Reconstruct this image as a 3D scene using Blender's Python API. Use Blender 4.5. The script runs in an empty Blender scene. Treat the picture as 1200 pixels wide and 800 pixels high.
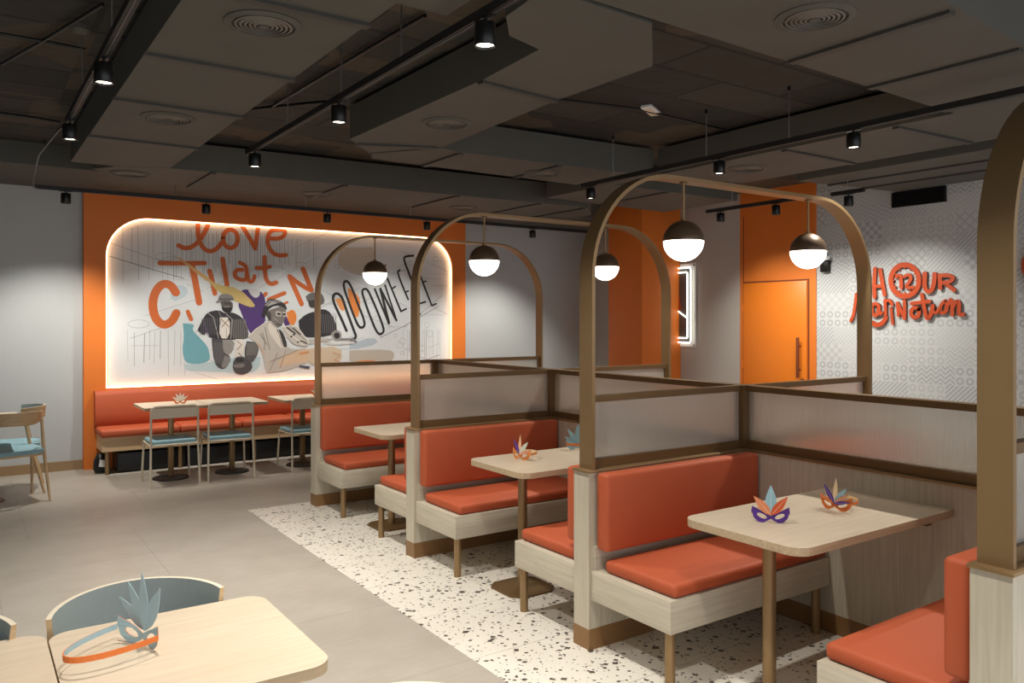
import bpy, bmesh, math, random
from mathutils import Vector, Matrix
from mathutils.geometry import tessellate_polygon
random.seed(7)
S = bpy.context.scene
COL = S.collection

# ---------------------------------------------------------------- camera
F_PX, VPX, HORY, EYE = 933.3, -44.6, 375.2, 1.6
YAW = math.atan((600 - VPX) / F_PX)
cam_d = bpy.data.cameras.new('camera'); cam = bpy.data.objects.new('camera', cam_d); COL.objects.link(cam)
cam.location = (0, 0, EYE); cam.rotation_euler = (math.pi / 2, 0, -YAW)
cam_d.sensor_width = 36; cam_d.lens = F_PX / 1200 * 36
cam_d.shift_y = (HORY - 400) / 1200
cam_d.clip_start = 0.05
S.camera = cam
FW = (math.sin(YAW), math.cos(YAW)); RT = (math.cos(YAW), -math.sin(YAW))
def ray(x, y):
    k = (x - 600) / F_PX
    return Vector((FW[0] + RT[0] * k, FW[1] + RT[1] * k, -(y - HORY) / F_PX))
def on_y(x, y, Y): r = ray(x, y); return r * (Y / r.y) + Vector((0, 0, EYE))
def on_x(x, y, X): r = ray(x, y); return r * (X / r.x) + Vector((0, 0, EYE))
def on_z(x, y, z): r = ray(x, y); return r * ((z - EYE) / r.z) + Vector((0, 0, EYE))

# ---------------------------------------------------------------- world, exposure
W = bpy.data.worlds.new('ambient_fill'); S.world = W; W.use_nodes = True  # even ambient light, added as soft fill through the open front
W.node_tree.nodes['Background'].inputs[0].default_value = (0.92, 0.95, 1.0, 1)
W.node_tree.nodes['Background'].inputs[1].default_value = 1.6
S.view_settings.view_transform = 'Standard'; S.view_settings.look = 'None'
S.view_settings.gamma = 1; S.view_settings.use_curve_mapping = False
S.view_settings.exposure = 0.0
SPOT_W = 118.0; SPOT_COL = (1.0, 0.965, 0.87)
GLOBE_E = 7.0; LED_E = 7.5

# ---------------------------------------------------------------- materials
def lin(c):
    return tuple(((v / 255) / 12.92 if v / 255 <= .04045 else ((v / 255 + .055) / 1.055) ** 2.4) for v in c) + (1,)
class NT:
    def __init__(s, name):
        s.m = bpy.data.materials.new(name); s.m.use_nodes = True; s.t = s.m.node_tree
        s.b = s.t.nodes['Principled BSDF']
    def n(s, typ, **kw):
        o = s.t.nodes.new(typ)
        for k, v in kw.items(): setattr(o, k, v)
        return o
    def l(s, a, b): s.t.links.new(a, b)
    def put(s, sock, v):
        if isinstance(v, bpy.types.NodeSocket): s.l(v, sock)
        else: sock.default_value = v
    def M(s, op, a, b=0.0, c=None):
        o = s.n('ShaderNodeMath', operation=op); s.put(o.inputs[0], a); s.put(o.inputs[1], b)
        if c is not None: s.put(o.inputs[2], c)
        return o.outputs[0]
    def mix(s, f, a, b, typ='MIX'):
        o = s.n('ShaderNodeMix', data_type='RGBA', blend_type=typ)
        s.put(o.inputs[0], f); s.put(o.inputs[6], a); s.put(o.inputs[7], b); return o.outputs[2]
    def pos(s, scale=(1, 1, 1), world=True):
        c = s.n('ShaderNodeNewGeometry').outputs['Position'] if world else s.n('ShaderNodeTexCoord').outputs['Object']
        o = s.n('ShaderNodeVectorMath', operation='MULTIPLY'); s.l(c, o.inputs[0]); o.inputs[1].default_value = scale
        return o.outputs[0]
    def noise(s, v, scale, detail=3, rough=.5):
        o = s.n('ShaderNodeTexNoise'); s.l(v, o.inputs['Vector']); o.inputs['Scale'].default_value = scale
        o.inputs['Detail'].default_value = detail; o.inputs['Roughness'].default_value = rough
        return o.outputs['Fac']
    def ramp(s, f, stops):
        o = s.n('ShaderNodeValToRGB'); s.put(o.inputs[0], f); e = o.color_ramp.elements
        while len(e) < len(stops): e.new(.5)
        for i, (p, c) in enumerate(stops): e[i].position = p; e[i].color = c
        return o.outputs[0]
    def bump(s, h, strength=.3, dist=.01):
        o = s.n('ShaderNodeBump'); o.inputs['Strength'].default_value = strength; o.inputs['Distance'].default_value = dist
        s.put(o.inputs['Height'], h); s.l(o.outputs[0], s.b.inputs['Normal'])
    def base(s, c): s.put(s.b.inputs['Base Color'], c)
    def set(s, rough=.5, metal=0, **kw):
        s.b.inputs['Roughness'].default_value = rough; s.b.inputs['Metallic'].default_value = metal
        for k, v in kw.items(): s.b.inputs[k.replace('_', ' ')].default_value = v
        return s.m
def plain(name, rgb, rough=.5, metal=0, vary=.08, scale=6, bump=0, bscale=300):
    t = NT(name); c = lin(rgb); v = t.pos(world=False)
    f = t.noise(v, scale)
    t.base(t.mix(f, tuple(k * (1 - vary) for k in c[:3]) + (1,), tuple(min(1, k * (1 + vary)) for k in c[:3]) + (1,)))
    if bump: t.bump(t.noise(v, bscale, 2), bump, .002)
    return t.set(rough, metal)
def wood(name, a, b, rough=.45, axis=2, f=60, world=True):
    t = NT(name); sc = [f, f, f]
    for q in (axis if isinstance(axis, tuple) else (axis,)): sc[q] = f / 22
    v = t.pos(tuple(sc), world)
    n1 = t.noise(v, 1.0, 4, .6); n2 = t.noise(t.pos((3, 3, 3), world), 1.0, 2)
    k = t.M('ADD', t.M('MULTIPLY', n1, .8), t.M('MULTIPLY', n2, .2))
    t.base(t.ramp(k, [(.35, lin(a)), (.65, lin(b))])); t.bump(n1, .08, .002)
    return t.set(rough)
def emit(name, rgb, e):
    t = NT(name); t.base(lin(rgb)); t.b.inputs['Emission Color'].default_value = lin(rgb)
    t.b.inputs['Emission Strength'].default_value = e; return t.m
M = {}
M['fabric'] = plain('orange_red_upholstery', (186, 86, 50), .62, vary=.05, bump=.25, bscale=900)
M['piping'] = plain('upholstery_seam', (172, 62, 38), .6)
M['bronze'] = plain('bronze_metal', (150, 122, 86), .42, .55, vary=.05)
M['bronze_d'] = plain('dark_bronze_metal', (116, 90, 58), .42, .5, vary=.06)
M['plinth'] = plain('brown_plinth', (142, 106, 68), .45, .2, vary=.06)
M['lam_v'] = wood('pale_grey_laminate_vertical', (184, 174, 155), (202, 193, 174), axis=2)
M['lam_h'] = wood('pale_grey_laminate_horizontal', (188, 178, 159), (206, 197, 178), axis=(0, 1))
M['lam_y'] = wood('pale_grey_laminate_lengthwise', (182, 168, 149), (208, 195, 176), axis=1)
M['top'] = wood('blond_tabletop', (204, 184, 160), (216, 198, 176), rough=.38, axis=0, f=70)
M['edge'] = wood('tabletop_edge', (176, 152, 122), (198, 174, 143), rough=.45, axis=0)
M['ash'] = wood('ash_wood', (196, 164, 122), (216, 186, 146), rough=.4, axis=0, f=50, world=False)
M['cream'] = plain('cream_painted_metal', (226, 214, 192), .4, .0, vary=.03)
M['blue'] = plain('pale_blue_fabric', (144, 180, 192), .85, vary=.08, scale=40, bump=.3)
M['greyfab'] = plain('grey_blue_fabric', (150, 160, 160), .8, vary=.1, scale=8, bump=.3)
M['blade'] = plain('diffuser_grey', (104, 100, 93), .6)
M['track'] = plain('track_black', (20, 20, 20), .6)
M['black'] = plain('black_metal', (22, 22, 22), .35, .3)
M['duct'] = plain('duct_wrap_dark_grey', (84, 83, 77), .75, vary=.12, scale=3, bump=.3, bscale=30)
M['flange'] = plain('duct_flange', (66, 65, 62), .6, .2)
M['black_soft'] = plain('black_plastic', (18, 18, 20), .45)
M['orange_w'] = plain('orange_paint', (222, 120, 40), .55, vary=.03, scale=2)
M['door'] = plain('orange_door_lacquer', (230, 126, 36), .4, vary=.02)
M['grey_b'] = plain('warm_grey_plinth', (150, 122, 88), .5)
M['sign'] = plain('sign_orange_lacquer', (186, 74, 38), .4, vary=.03)
M['sign_side'] = plain('sign_brown_return', (120, 60, 36), .5)
M['white_pl'] = plain('white_plastic', (225, 225, 222), .4)
M['steel'] = plain('brushed_steel', (170, 170, 170), .3, .9)
M['steel_d'] = plain('dull_steel', (96, 96, 96), .5, .4)
M['globe_top'] = plain('globe_shade_brown', (112, 92, 74), .3, .55)
M['globe'] = emit('globe_glass_lit', (255, 246, 230), GLOBE_E)
M['led'] = emit('led_strip', (255, 214, 160), LED_E)
M['neon'] = emit('neon_tube', (255, 248, 235), 4.0)
M['lens'] = emit('spot_lens', (255, 240, 215), 9.0)
M['art_board'] = plain('smoked_acrylic_panel', (96, 98, 98), .3, vary=.15)
M['concrete'] = None

def paint(name, rgb, lines=False):
    t = NT(name); v = t.pos((1, 1, 1)); n = t.noise(v, 2.5, 3)
    c = lin(rgb); d = tuple(k * .93 for k in c[:3]) + (1,)
    col = t.mix(n, d, c)
    if lines:
        n2 = t.noise(t.pos((90, 90, 3)), 1.0, 2); col = t.mix(t.M('MULTIPLY', n2, .10), col, (.2, .2, .2, 1))
        t.bump(n2, .1, .002)
    t.base(col); return t.set(.75)
M['wall'] = paint('pale_grey_wall_covering', (190, 193, 194), True)
M['wall_r'] = paint('pale_grey_wall_paint', (190, 186, 180))

# patterned wallpaper: grid of rings, crosses, checks and stripes
t = NT('geometric_print_wall_covering')
sep = t.n('ShaderNodeSeparateXYZ'); t.l(t.pos(), sep.inputs[0])
u = t.M('MULTIPLY', sep.outputs[1], 10.5); v = t.M('MULTIPLY', sep.outputs[2], 10.5)
fu = t.M('SUBTRACT', t.M('FRACT', u), .5); fv = t.M('SUBTRACT', t.M('FRACT', v), .5)
def wn(a, b, seed):
    c = t.n('ShaderNodeCombineXYZ'); t.l(a, c.inputs[0]); t.l(b, c.inputs[1]); c.inputs[2].default_value = seed
    o = t.n('ShaderNodeTexWhiteNoise'); t.l(c.outputs[0], o.inputs[0]); return o.outputs[0]
rowv = t.M('FLOOR', t.M('MULTIPLY', v, .5))
off = t.M('FLOOR', t.M('MULTIPLY', wn(rowv, rowv, 3.0), 4.0))
bu = t.M('FLOOR', t.M('MULTIPLY', t.M('ADD', u, off), .25))
R1 = wn(bu, rowv, 1.0); R2 = wn(bu, rowv, 2.0)
rad = t.M('SQRT', t.M('ADD', t.M('MULTIPLY', fu, fu), t.M('MULTIPLY', fv, fv)))
ring = t.M('LESS_THAN', t.M('ABSOLUTE', t.M('SUBTRACT', rad, .30)), .10)
cross = t.M('LESS_THAN', t.M('MINIMUM', t.M('ABSOLUTE', t.M('SUBTRACT', fu, fv)), t.M('ABSOLUTE', t.M('ADD', fu, fv))), .13)
chk = t.M('GREATER_THAN', t.M('MULTIPLY', t.M('SINE', t.M('MULTIPLY', u, 12.566)), t.M('SINE', t.M('MULTIPLY', v, 12.566))), 0.0)
diag = t.M('LESS_THAN', t.M('FRACT', t.M('MULTIPLY', t.M('ADD', u, v), 2.0)), .5)
chev = t.M('LESS_THAN', t.M('FRACT', t.M('MULTIPLY', t.M('ADD', v, t.M('ABSOLUTE', fu)), 2.0)), .5)
blk = t.M('GREATER_THAN', t.M('MULTIPLY', fu, fv), 0.0)
val = ring
for th, m in ((.22, cross), (.36, chk), (.52, diag), (.66, chev), (.84, blk)):
    g = t.M('GREATER_THAN', R1, th)
    val = t.M('ADD', t.M('MULTIPLY', val, t.M('SUBTRACT', 1.0, g)), t.M('MULTIPLY', m, g))
val = t.M('MULTIPLY', val, t.M('ADD', t.M('MULTIPLY', R2, .6), .25))
t.base(t.mix(val, lin((196, 197, 197)), lin((160, 164, 168)))); M['pattern'] = t.set(.75)

# concrete slab: cast boards and patched squares
t = NT('dark_concrete_slab'); p = t.pos()
vo = t.n('ShaderNodeTexVoronoi', feature='F1', distance='CHEBYCHEV'); t.l(p, vo.inputs['Vector']); vo.inputs['Scale'].default_value = 1.3
n = t.noise(p, 5, 6, .65)
br = t.n('ShaderNodeTexBrick'); t.l(p, br.inputs['Vector']); br.inputs['Scale'].default_value = 1.0
br.inputs['Mortar Size'].default_value = .018; br.inputs['Brick Width'].default_value = 1.2; br.inputs['Row Height'].default_value = .45
br.inputs['Color1'].default_value = lin((70, 66, 59)); br.inputs['Color2'].default_value = lin((38, 37, 34)); br.inputs['Mortar'].default_value = lin((26, 26, 25))
c = t.mix(t.M('MULTIPLY', n, .7), br.outputs[0], lin((36, 36, 34)))
sepc = t.n('ShaderNodeSeparateColor'); t.l(vo.outputs['Color'], sepc.inputs[0])
c = t.mix(t.M('MULTIPLY', t.M('GREATER_THAN', sepc.outputs[0], .55), .55), c, lin((88, 76, 60)))
t.base(c); t.bump(n, .6, .02); M['concrete'] = t.set(.85)

t = NT('grey_vinyl_floor'); p = t.pos()
n = t.noise(p, 3.0, 5, .6); n2 = t.noise(t.pos((6, 40, 1)), 1.0, 3)
c = t.ramp(t.M('ADD', t.M('MULTIPLY', n, .7), t.M('MULTIPLY', n2, .3)), [(.35, lin((166, 157, 146))), (.65, lin((178, 170, 160)))])
t.base(c); t.bump(n2, .05, .001); M['vinyl'] = t.set(.42)

t = NT('terrazzo'); p = t.pos()
def chips(scale, dist, cut, seed, squeeze):
    wv = t.n('ShaderNodeVectorMath', operation='ADD'); t.l(t.pos(squeeze), wv.inputs[0]); wv.inputs[1].default_value = (seed, seed * 2.3, 0)
    nz = t.n('ShaderNodeTexNoise'); t.l(wv.outputs[0], nz.inputs['Vector']); nz.inputs['Scale'].default_value = scale * 1.3
    ad = t.n('ShaderNodeVectorMath', operation='MULTIPLY_ADD'); t.l(nz.outputs['Color'], ad.inputs[0]); ad.inputs[1].default_value = (.5 / scale,) * 3
    t.l(wv.outputs[0], ad.inputs[2])
    vo = t.n('ShaderNodeTexVoronoi', feature='F1', distance='MANHATTAN'); t.l(ad.outputs[0], vo.inputs['Vector']); vo.inputs['Scale'].default_value = scale
    sc = t.n('ShaderNodeSeparateColor'); t.l(vo.outputs['Color'], sc.inputs[0])
    size = t.M('MULTIPLY', sc.outputs[0], dist)
    m = t.M('MULTIPLY', t.M('LESS_THAN', vo.outputs['Distance'], size), t.M('GREATER_THAN', sc.outputs[1], cut))
    return m, sc.outputs[2]
c = t.mix(t.noise(p, 4, 3), lin((222, 214, 202)), lin((232, 226, 216)))
for scale, dist, cut, seed, sq in ((27, .56, .12, 0, (1, 1, .001)), (50, .52, .35, 5.3, (1, .8, .001)), (17, .40, .5, 9.1, (.8, 1, .001))):
    m, r = chips(scale, dist, cut, seed, sq)
    cc = t.ramp(r, [(0, lin((52, 50, 52))), (.25, lin((84, 76, 70))), (.5, lin((128, 118, 108))), (.7, lin((66, 66, 72))), (.85, lin((168, 140, 112))), (1, lin((150, 148, 146)))])
    c = t.mix(m, c, cc)
t.base(c); M['terrazzo'] = t.set(.35)

# fluted polycarbonate
def fluted(name, axis):
    t = NT(name); sp = t.n('ShaderNodeSeparateXYZ'); t.l(t.pos(), sp.inputs[0])
    w = t.M('ABSOLUTE', t.M('SINE', t.M('MULTIPLY', sp.outputs[axis], math.pi / .011)))
    t.bump(w, .5, .003)
    t.base((.88, .86, .80, 1)); t.b.inputs['Transmission Weight'].default_value = .74
    t.b.inputs['IOR'].default_value = 1.22; t.b.inputs['Roughness'].default_value = .30
    tr = t.n('ShaderNodeBsdfTransparent'); tr.inputs[0].default_value = (.9, .89, .86, 1)
    mx = t.n('ShaderNodeMixShader'); mx.inputs[0].default_value = .16
    t.l(t.b.outputs[0], mx.inputs[1]); t.l(tr.outputs[0], mx.inputs[2])
    t.l(mx.outputs[0], t.t.nodes['Material Output'].inputs[0]); return t.m
M['glass_x'] = fluted('fluted_panel_x', 0); M['glass_y'] = fluted('fluted_panel_y', 1)

def flat(rgb, name=None):
    k = 'print_%02x%02x%02x' % tuple(rgb)
    if k not in M: M[k] = plain(k, rgb, .6, vary=.06, scale=12)
    return M[k]

# ---------------------------------------------------------------- mesh kit
class MB:
    def __init__(s): s.bm = bmesh.new(); s.mats = []
    def mi(s, m):
        if m is None: return 0
        if m not in s.mats: s.mats.append(m)
        return s.mats.index(m)
    def face(s, pts, m=None):
        f = s.bm.faces.new([s.bm.verts.new(p) for p in pts]); f.material_index = s.mi(m); return f
    def box(s, x0, x1, y0, y1, z0, z1, m=None, bev=0, seg=2, mat=None):
        vs = [s.bm.verts.new((x, y, z)) for x in (x0, x1) for y in (y0, y1) for z in (z0, z1)]
        if mat is not None:
            for v in vs: v.co = mat @ v.co
        idx = [(0, 1, 3, 2), (4, 6, 7, 5), (0, 4, 5, 1), (2, 3, 7, 6), (0, 2, 6, 4), (1, 5, 7, 3)]
        fs = [s.bm.faces.new([vs[i] for i in q]) for q in idx]
        for f in fs: f.material_index = s.mi(m)
        if bev:
            es = list({e for f in fs for e in f.edges})
            bmesh.ops.bevel(s.bm, geom=es, offset=bev, segments=seg, affect='EDGES', profile=.5)
        return s
    def prism(s, poly, z0, z1, m=None, side=None, axis=2):
        def P(p, z):
            if axis == 2: return (p[0], p[1], z)
            if axis == 1: return (p[0], z, p[1])
            return (z, p[0], p[1])
        a = [s.bm.verts.new(P(p, z0)) for p in poly]; b = [s.bm.verts.new(P(p, z1)) for p in poly]
        n = len(poly); fl = [s.bm.faces.new(a[::-1]), s.bm.faces.new(b)]
        for f in fl: f.material_index = s.mi(m)
        for i in range(n):
            f = s.bm.faces.new((a[i], a[(i + 1) % n], b[(i + 1) % n], b[i])); f.material_index = s.mi(side or m)
        return s
    def tube(s, pts, r, m=None, n=10, closed=False):
        pts = [Vector(p) for p in pts]; rings = []; N = len(pts)
        up = None
        for i, p in enumerate(pts):
            if closed: d = pts[(i + 1) % N] - pts[i - 1]
            else: d = pts[min(i + 1, N - 1)] - pts[max(i - 1, 0)]
            d.normalize()
            if up is None: up = Vector((0, 0, 1)) if abs(d.z) < .9 else Vector((1, 0, 0))
            a = d.cross(up)
            if a.length < 1e-4: a = d.orthogonal()
            a.normalize(); b = d.cross(a).normalized(); up = a.cross(d).normalized()
            rr = r[i] if isinstance(r, (list, tuple)) else r
            rings.append([s.bm.verts.new(p + a * math.cos(2 * math.pi * k / n) * rr + b * math.sin(2 * math.pi * k / n) * rr) for k in range(n)])
        k = s.mi(m)
        for i in range(N if closed else N - 1):
            A, B = rings[i], rings[(i + 1) % N]
            for j in range(n):
                f = s.bm.faces.new((A[j], A[(j + 1) % n], B[(j + 1) % n], B[j])); f.material_index = k
        if not closed:
            for R in (rings[0], rings[-1]): s.bm.faces.new(R).material_index = k
        return s
    def lathe(s, prof, c=(0, 0, 0), m=None, n=24):
        c = Vector(c); k = s.mi(m); rings = []
        for r, z in prof:
            rings.append([s.bm.verts.new(c + Vector((r * math.cos(2 * math.pi * j / n), r * math.sin(2 * math.pi * j / n), z))) for j in range(n)] if r > 1e-5 else [s.bm.verts.new(c + Vector((0, 0, z)))])
        for A, B in zip(rings, rings[1:]):
            for j in range(n):
                a = A[j % len(A)], A[(j + 1) % n % len(A)]; b = B[j % len(B)], B[(j + 1) % n % len(B)]
                q = [a[0], a[1], b[1], b[0]]; q = list(dict.fromkeys(q))
                if len(q) > 2: s.bm.faces.new(q).material_index = k
        return s
    def holed(s, outer, holes, fn, d, m=None, back=None):
        """extruded polygon with holes; fn maps (a,b,depth) to 3D"""
        loops = [[Vector((p[0], p[1], 0)) for p in L] for L in [outer] + holes]
        tris = tessellate_polygon(loops); fl = [p for L in loops for p in L]
        A = [s.bm.verts.new(fn(p.x, p.y, 0)) for p in fl]; B = [s.bm.verts.new(fn(p.x, p.y, d)) for p in fl]
        for t_ in tris:
            try:
                s.bm.faces.new([A[i] for i in t_]).material_index = s.mi(m)
                s.bm.faces.new([B[i] for i in t_[::-1]]).material_index = s.mi(back or m)
            except ValueError: pass
        o = 0
        for L in loops:
            for i in range(len(L)):
                j = (i + 1) % len(L)
                s.bm.faces.new((A[o + i], A[o + j], B[o + j], B[o + i])).material_index = s.mi(m)
            o += len(L)
        return s
    def build(s, name, mat=None, parent=None, smooth=None, loc=None, **props):
        bmesh.ops.recalc_face_normals(s.bm, faces=s.bm.faces)
        me = bpy.data.meshes.new(name); s.bm.to_mesh(me); s.bm.free()
        for m in (s.mats or [mat]): me.materials.append(m)
        if smooth:
            for p in me.polygons: p.use_smooth = True
            me.set_sharp_from_angle(angle=math.radians(smooth))
        o = bpy.data.objects.new(name, me); COL.objects.link(o)
        if parent: o.parent = parent
        if loc: o.location = loc
        for k, v in props.items(): o[k] = v
        return o
def box(name, mat, parent, *a, bev=0, seg=2, smooth=None, **kw):
    return MB().box(*a, bev=bev, seg=seg).build(name, mat, parent, smooth=smooth or (40 if bev else None), **kw)
def thing(name, label, cat, loc=(0, 0, 0), rz=0, group=None):
    o = bpy.data.objects.new(name, None); COL.objects.link(o); o.location = loc; o.rotation_euler = (0, 0, rz)
    o.empty_display_size = .1; o['label'] = label; o['category'] = cat
    if group: o['group'] = group
    return o
def tag(o, label, cat, group=None):
    o['label'] = label; o['category'] = cat
    if group: o['group'] = group
    return o
KIDS = {}
def dup(root, loc, rz=None, label=None, group=None, scale=None):
    def cp(o, par):
        c = o.copy(); COL.objects.link(c)
        if par: c.parent = par
        for ch in [x for x in list(o.children)]: cp(ch, c)
        return c
    r = cp(root, None); r.location = loc
    if rz is not None: r.rotation_euler = (0, 0, rz)
    if label: r['label'] = label
    if group: r['group'] = group
    return r
def struct(o): o['kind'] = 'structure'; return o
def rrect(x0, x1, y0, y1, r, n=6, corners=(1, 1, 1, 1)):
    out = []
    for (cx, cy, a0), on in zip(((x1 - r, y1 - r, 0), (x0 + r, y1 - r, 90), (x0 + r, y0 + r, 180), (x1 - r, y0 + r, 270)), corners):
        if on:
            for i in range(n + 1):
                a = math.radians(a0 + 90 * i / n); out.append((cx + r * math.cos(a), cy + r * math.sin(a)))
        else:
            sx = 1 if a0 in (0, 270) else -1; sy = 1 if a0 in (0, 90) else -1
            out.append((cx + sx * r, cy + sy * r))
    return out

# ---------------------------------------------------------------- room shell
YB, XR, ZC, XL, YN = 9.70, 8.10, 3.20, -3.2, -2.6
struct(box('floor', M['concrete'], None, XL, XR + .1, YN, YB + .1, -.12, -.012))
fl = bpy.data.objects['floor']
TX0, TY1 = 1.98, 6.80
def tiles(name, mat, x0, x1, y1, y0, pitch, gap, xr=False):
    w = pitch - gap
    me = None
    x = x0
    pro = MB().box(0, w, 0, w, -.012, 0).build(name, mat, fl); me = pro.data; first = True
    nx = math.ceil((x1 - x0) / pitch - 1e-6); ny = math.ceil((y1 - y0) / pitch - 1e-6)
    for i in range(nx):
        for j in range(ny):
            px = (x0 + i * pitch) if not xr else (x1 - (i + 1) * pitch); py = y1 - (j + 1) * pitch
            o = pro if first else bpy.data.objects.new(name, me)
            if not first: COL.objects.link(o); o.parent = fl
            first = False
            o.location = (px + gap / 2, py + gap / 2, 0)
            sx = min(1, (x1 - px - gap) / w) if not xr else min(1, 1)
            if not xr and sx < 1: o.scale.x = sx
            if py < y0:
                o.location.y = y0; o.scale.y = (py + pitch - y0) / w
            if xr and px < x0:
                o.location.x = x0; o.scale.x = (px + pitch - x0) / w
tiles('terrazzo_tile', M['terrazzo'], TX0, XR, TY1, YN + .2, .6, .003)
tiles('vinyl_tile', M['vinyl'], XL, TX0, TY1, YN + .2, .9, .0012, xr=True)
tiles('vinyl_tile', M['vinyl'], XL, XR, YB, TY1, .9, .0012)
struct(box('ceiling', M['concrete'], None, XL, XR + .1, YN, YB + .1, ZC, ZC + .15))
struct(box('wall_back', M['wall'], None, XL, XR, YB, YB + .1, 0, ZC))
struct(box('wall_left', M['wall'], None, XL - .1, XL, YN, YB + .1, 0, ZC))
# right wall: plain stretch by the pillar, print stretch nearer
wr = struct(box('wall_right', M['pattern'], None, XR, XR + .1, YN, 5.56, 0, ZC))
w2 = struct(box('wall_right', M['wall_r'], None, XR, XR + .1, 6.64, YB, 0, ZC))
struct(box('trim_1', M['grey_b'], None, XL, 1.16, YB - .018, YB, 0, .10)).name = 'baseboard_back'
struct(box('baseboard_right', M['grey_b'], None, XR - .015, XR, YN, 5.54, 0, .10))
struct(box('wall_pillar', M['orange_w'], None, 7.37, XR, 7.66, 8.32, 0, ZC, bev=.004))
# dark painted soffit above the back wall
struct(box('ceiling_soffit', M['duct'], None, XL, XR, 8.35, YB, 3.0, ZC)).name = 'trim_1'
# orange framed recess for the mural
PY = 9.60
hx0, hx1, hz0, hz1, hr = 1.285, 5.625, .862, 2.735, .44
hole = rrect(hx0, hx1, hz0, hz1, hr, 12, (1, 1, 0, 0))
op = MB().holed([(1.07, 0), (5.835, 0), (5.835, 3.0), (1.07, 3.0)], [hole], lambda a, b, d: (a, PY + d, b), .10, M['orange_w']).build('trim_2', None)
struct(op)
strip = [(p[0], PY + .035, p[1]) for p in rrect(hx0 + .006, hx1 - .006, hz0 + .006, hz1 - .006, hr, 12, (1, 1, 0, 0))]
led = MB().tube(strip, .0075, M['led'], 6, closed=True).build('led_strip', None)
tag(led, 'warm white light strip running round the inside edge of the mural recess', 'light strip')

# orange door and surround in the right wall
dr = struct(MB().box(XR - .012, XR + .1, 5.555, 6.64, 0, 3.2, M['orange_w']).build('door_1', None))
def dpx(x0, x1, y0, y1, z0, z1, name, m, par=dr, **kw): return box(name, m, par, x0, x1, y0, y1, z0, z1, **kw)
dpx(XR - .03, XR - .0125, 5.665, 6.575, .01, 2.06, 'door_leaf', M['door'], bev=.003)
dpx(XR - .016, XR - .0125, 5.650, 6.590, 2.066, 2.082, 'door_gap', M['sign_side'])
dpx(XR - .016, XR - .0125, 5.640, 5.658, .01, 2.082, 'door_gap', M['sign_side'])
dpx(XR - .016, XR - .0125, 6.58, 6.59, .01, 2.9, 'door_gap', M['sign_side'])
MB().tube([(XR - .03, 5.75, 1.02), (XR - .075, 5.75, 1.02)], .010).tube([(XR - .03, 5.75, 1.30), (XR - .075, 5.75, 1.30)], .010).box(XR - .095, XR - .068, 5.735, 5.765, .93, 1.40, bev=.004).build('door_handle', M['sign_side'], dr, smooth=40)
MB().tube([(XR - .03, 5.71, .90), (XR - .05, 5.71, .90)], .022, n=16).build('door_lock', M['sign_side'], dr, smooth=40)
for z in (.45, 1.05, 1.75):
    MB().tube([(XR - .034, 6.585, z - .05), (XR - .034, 6.585, z + .05)], .009).build('door_hinge', M['door'], dr, smooth=40)

# ---------------------------------------------------------------- ceiling ducts
ZD = 2.93
def duct(poly, label, joints=(), z0=ZD, z1=3.17, seed=0, px=True, group=None):
    t_ = thing('air_duct', label, 'air duct')
    pts = [tuple(on_z(*p, z0)[:2]) if px else p for p in poly]
    MB().prism(pts, z0, z1).build('duct_body', M['duct'], t_)
    for a, b in joints:
        A = on_z(*a, z0) if px else Vector((*a, z0)); B = on_z(*b, z0) if px else Vector((*b, z0))
        d = (B - A).normalized(); nn = Vector((-d.y, d.x, 0)) * .024
        q = [(A - nn)[:2], (B - nn)[:2], (B + nn)[:2], (A + nn)[:2]]
        MB().prism(q, z0 - .016, z0 + .0).build('flange', M['flange'], t_)
    return t_
D = {}
duct([(.75, -1.5), (1.5, -1.5), (1.5, 7.42), (1.1, 7.60), (.75, 7.60)], 'long straight duct running away from the viewer at the left of the ceiling',
     [((.74, y), (1.51, y)) for y in (1.0, 2.2, 3.32, 4.30, 5.28, 6.44)], px=False)
duct([(.94, 7.86), (1.10, 7.61), (1.51, 7.43), (6.08, 7.22), (6.55, 7.72), (6.50, 8.34), (1.42, 8.34)], 'duct crossing the ceiling just in front of the orange mural wall',
     [((x, 7.40 - (x - 1.9) * .035), (x, 8.33)) for x in (1.86, 3.1, 4.35, 5.4, 6.05)], px=False, z0=ZD)
duct([(1.51, 3.06), (1.76, 3.06), (1.76, -1.5), (1.51, -1.5)], 'short duct beside the left long duct at the top of the view', px=False, z0=ZD + .015)
duct([(2.37, 3.71), (2.334, 3.144), (2.107, 3.072), (1.96, 2.885), (1.93, 2.6), (1.93, 2.55), (2.55, 2.588), (2.975, 3.01), (2.96, 3.81), (3.04, 5.324), (2.66, 5.853), (2.344, 5.49)],
     'wide duct in the middle of the ceiling with a stepped corner and chamfered end', [((2.37, 3.74), (2.955, 3.81)), ((2.45, 5.60), (3.0, 5.36))], px=False)
duct([(2.68, 5.855), (3.05, 5.34), (3.19, 5.40), (5.24, 5.29), (5.24, 6.06), (2.77, 6.03)], 'duct crossing behind the middle duct above the second booth',
     [((3.25, 5.42), (3.25, 6.02)), ((4.2, 5.36), (4.2, 6.04)), ((4.98, 5.32), (4.98, 6.05))], px=False, z0=ZD - .005)
duct([(1.95, 1.60), (5.25, 1.84), (6.24, 1.84), (6.24, 5.10), (5.25, 5.25), (5.25, 2.60), (1.95, 2.53)], 'broad L-shaped duct covering the upper right of the ceiling',
     [((3.5, 1.74), (3.5, 2.55)), ((4.26, 1.79), (4.26, 2.58)), ((5.10, 1.84), (5.10, 2.59)), ((5.27, 3.0), (6.2, 2.95)), ((5.27, 3.9), (6.2, 3.9))], px=False)
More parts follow.
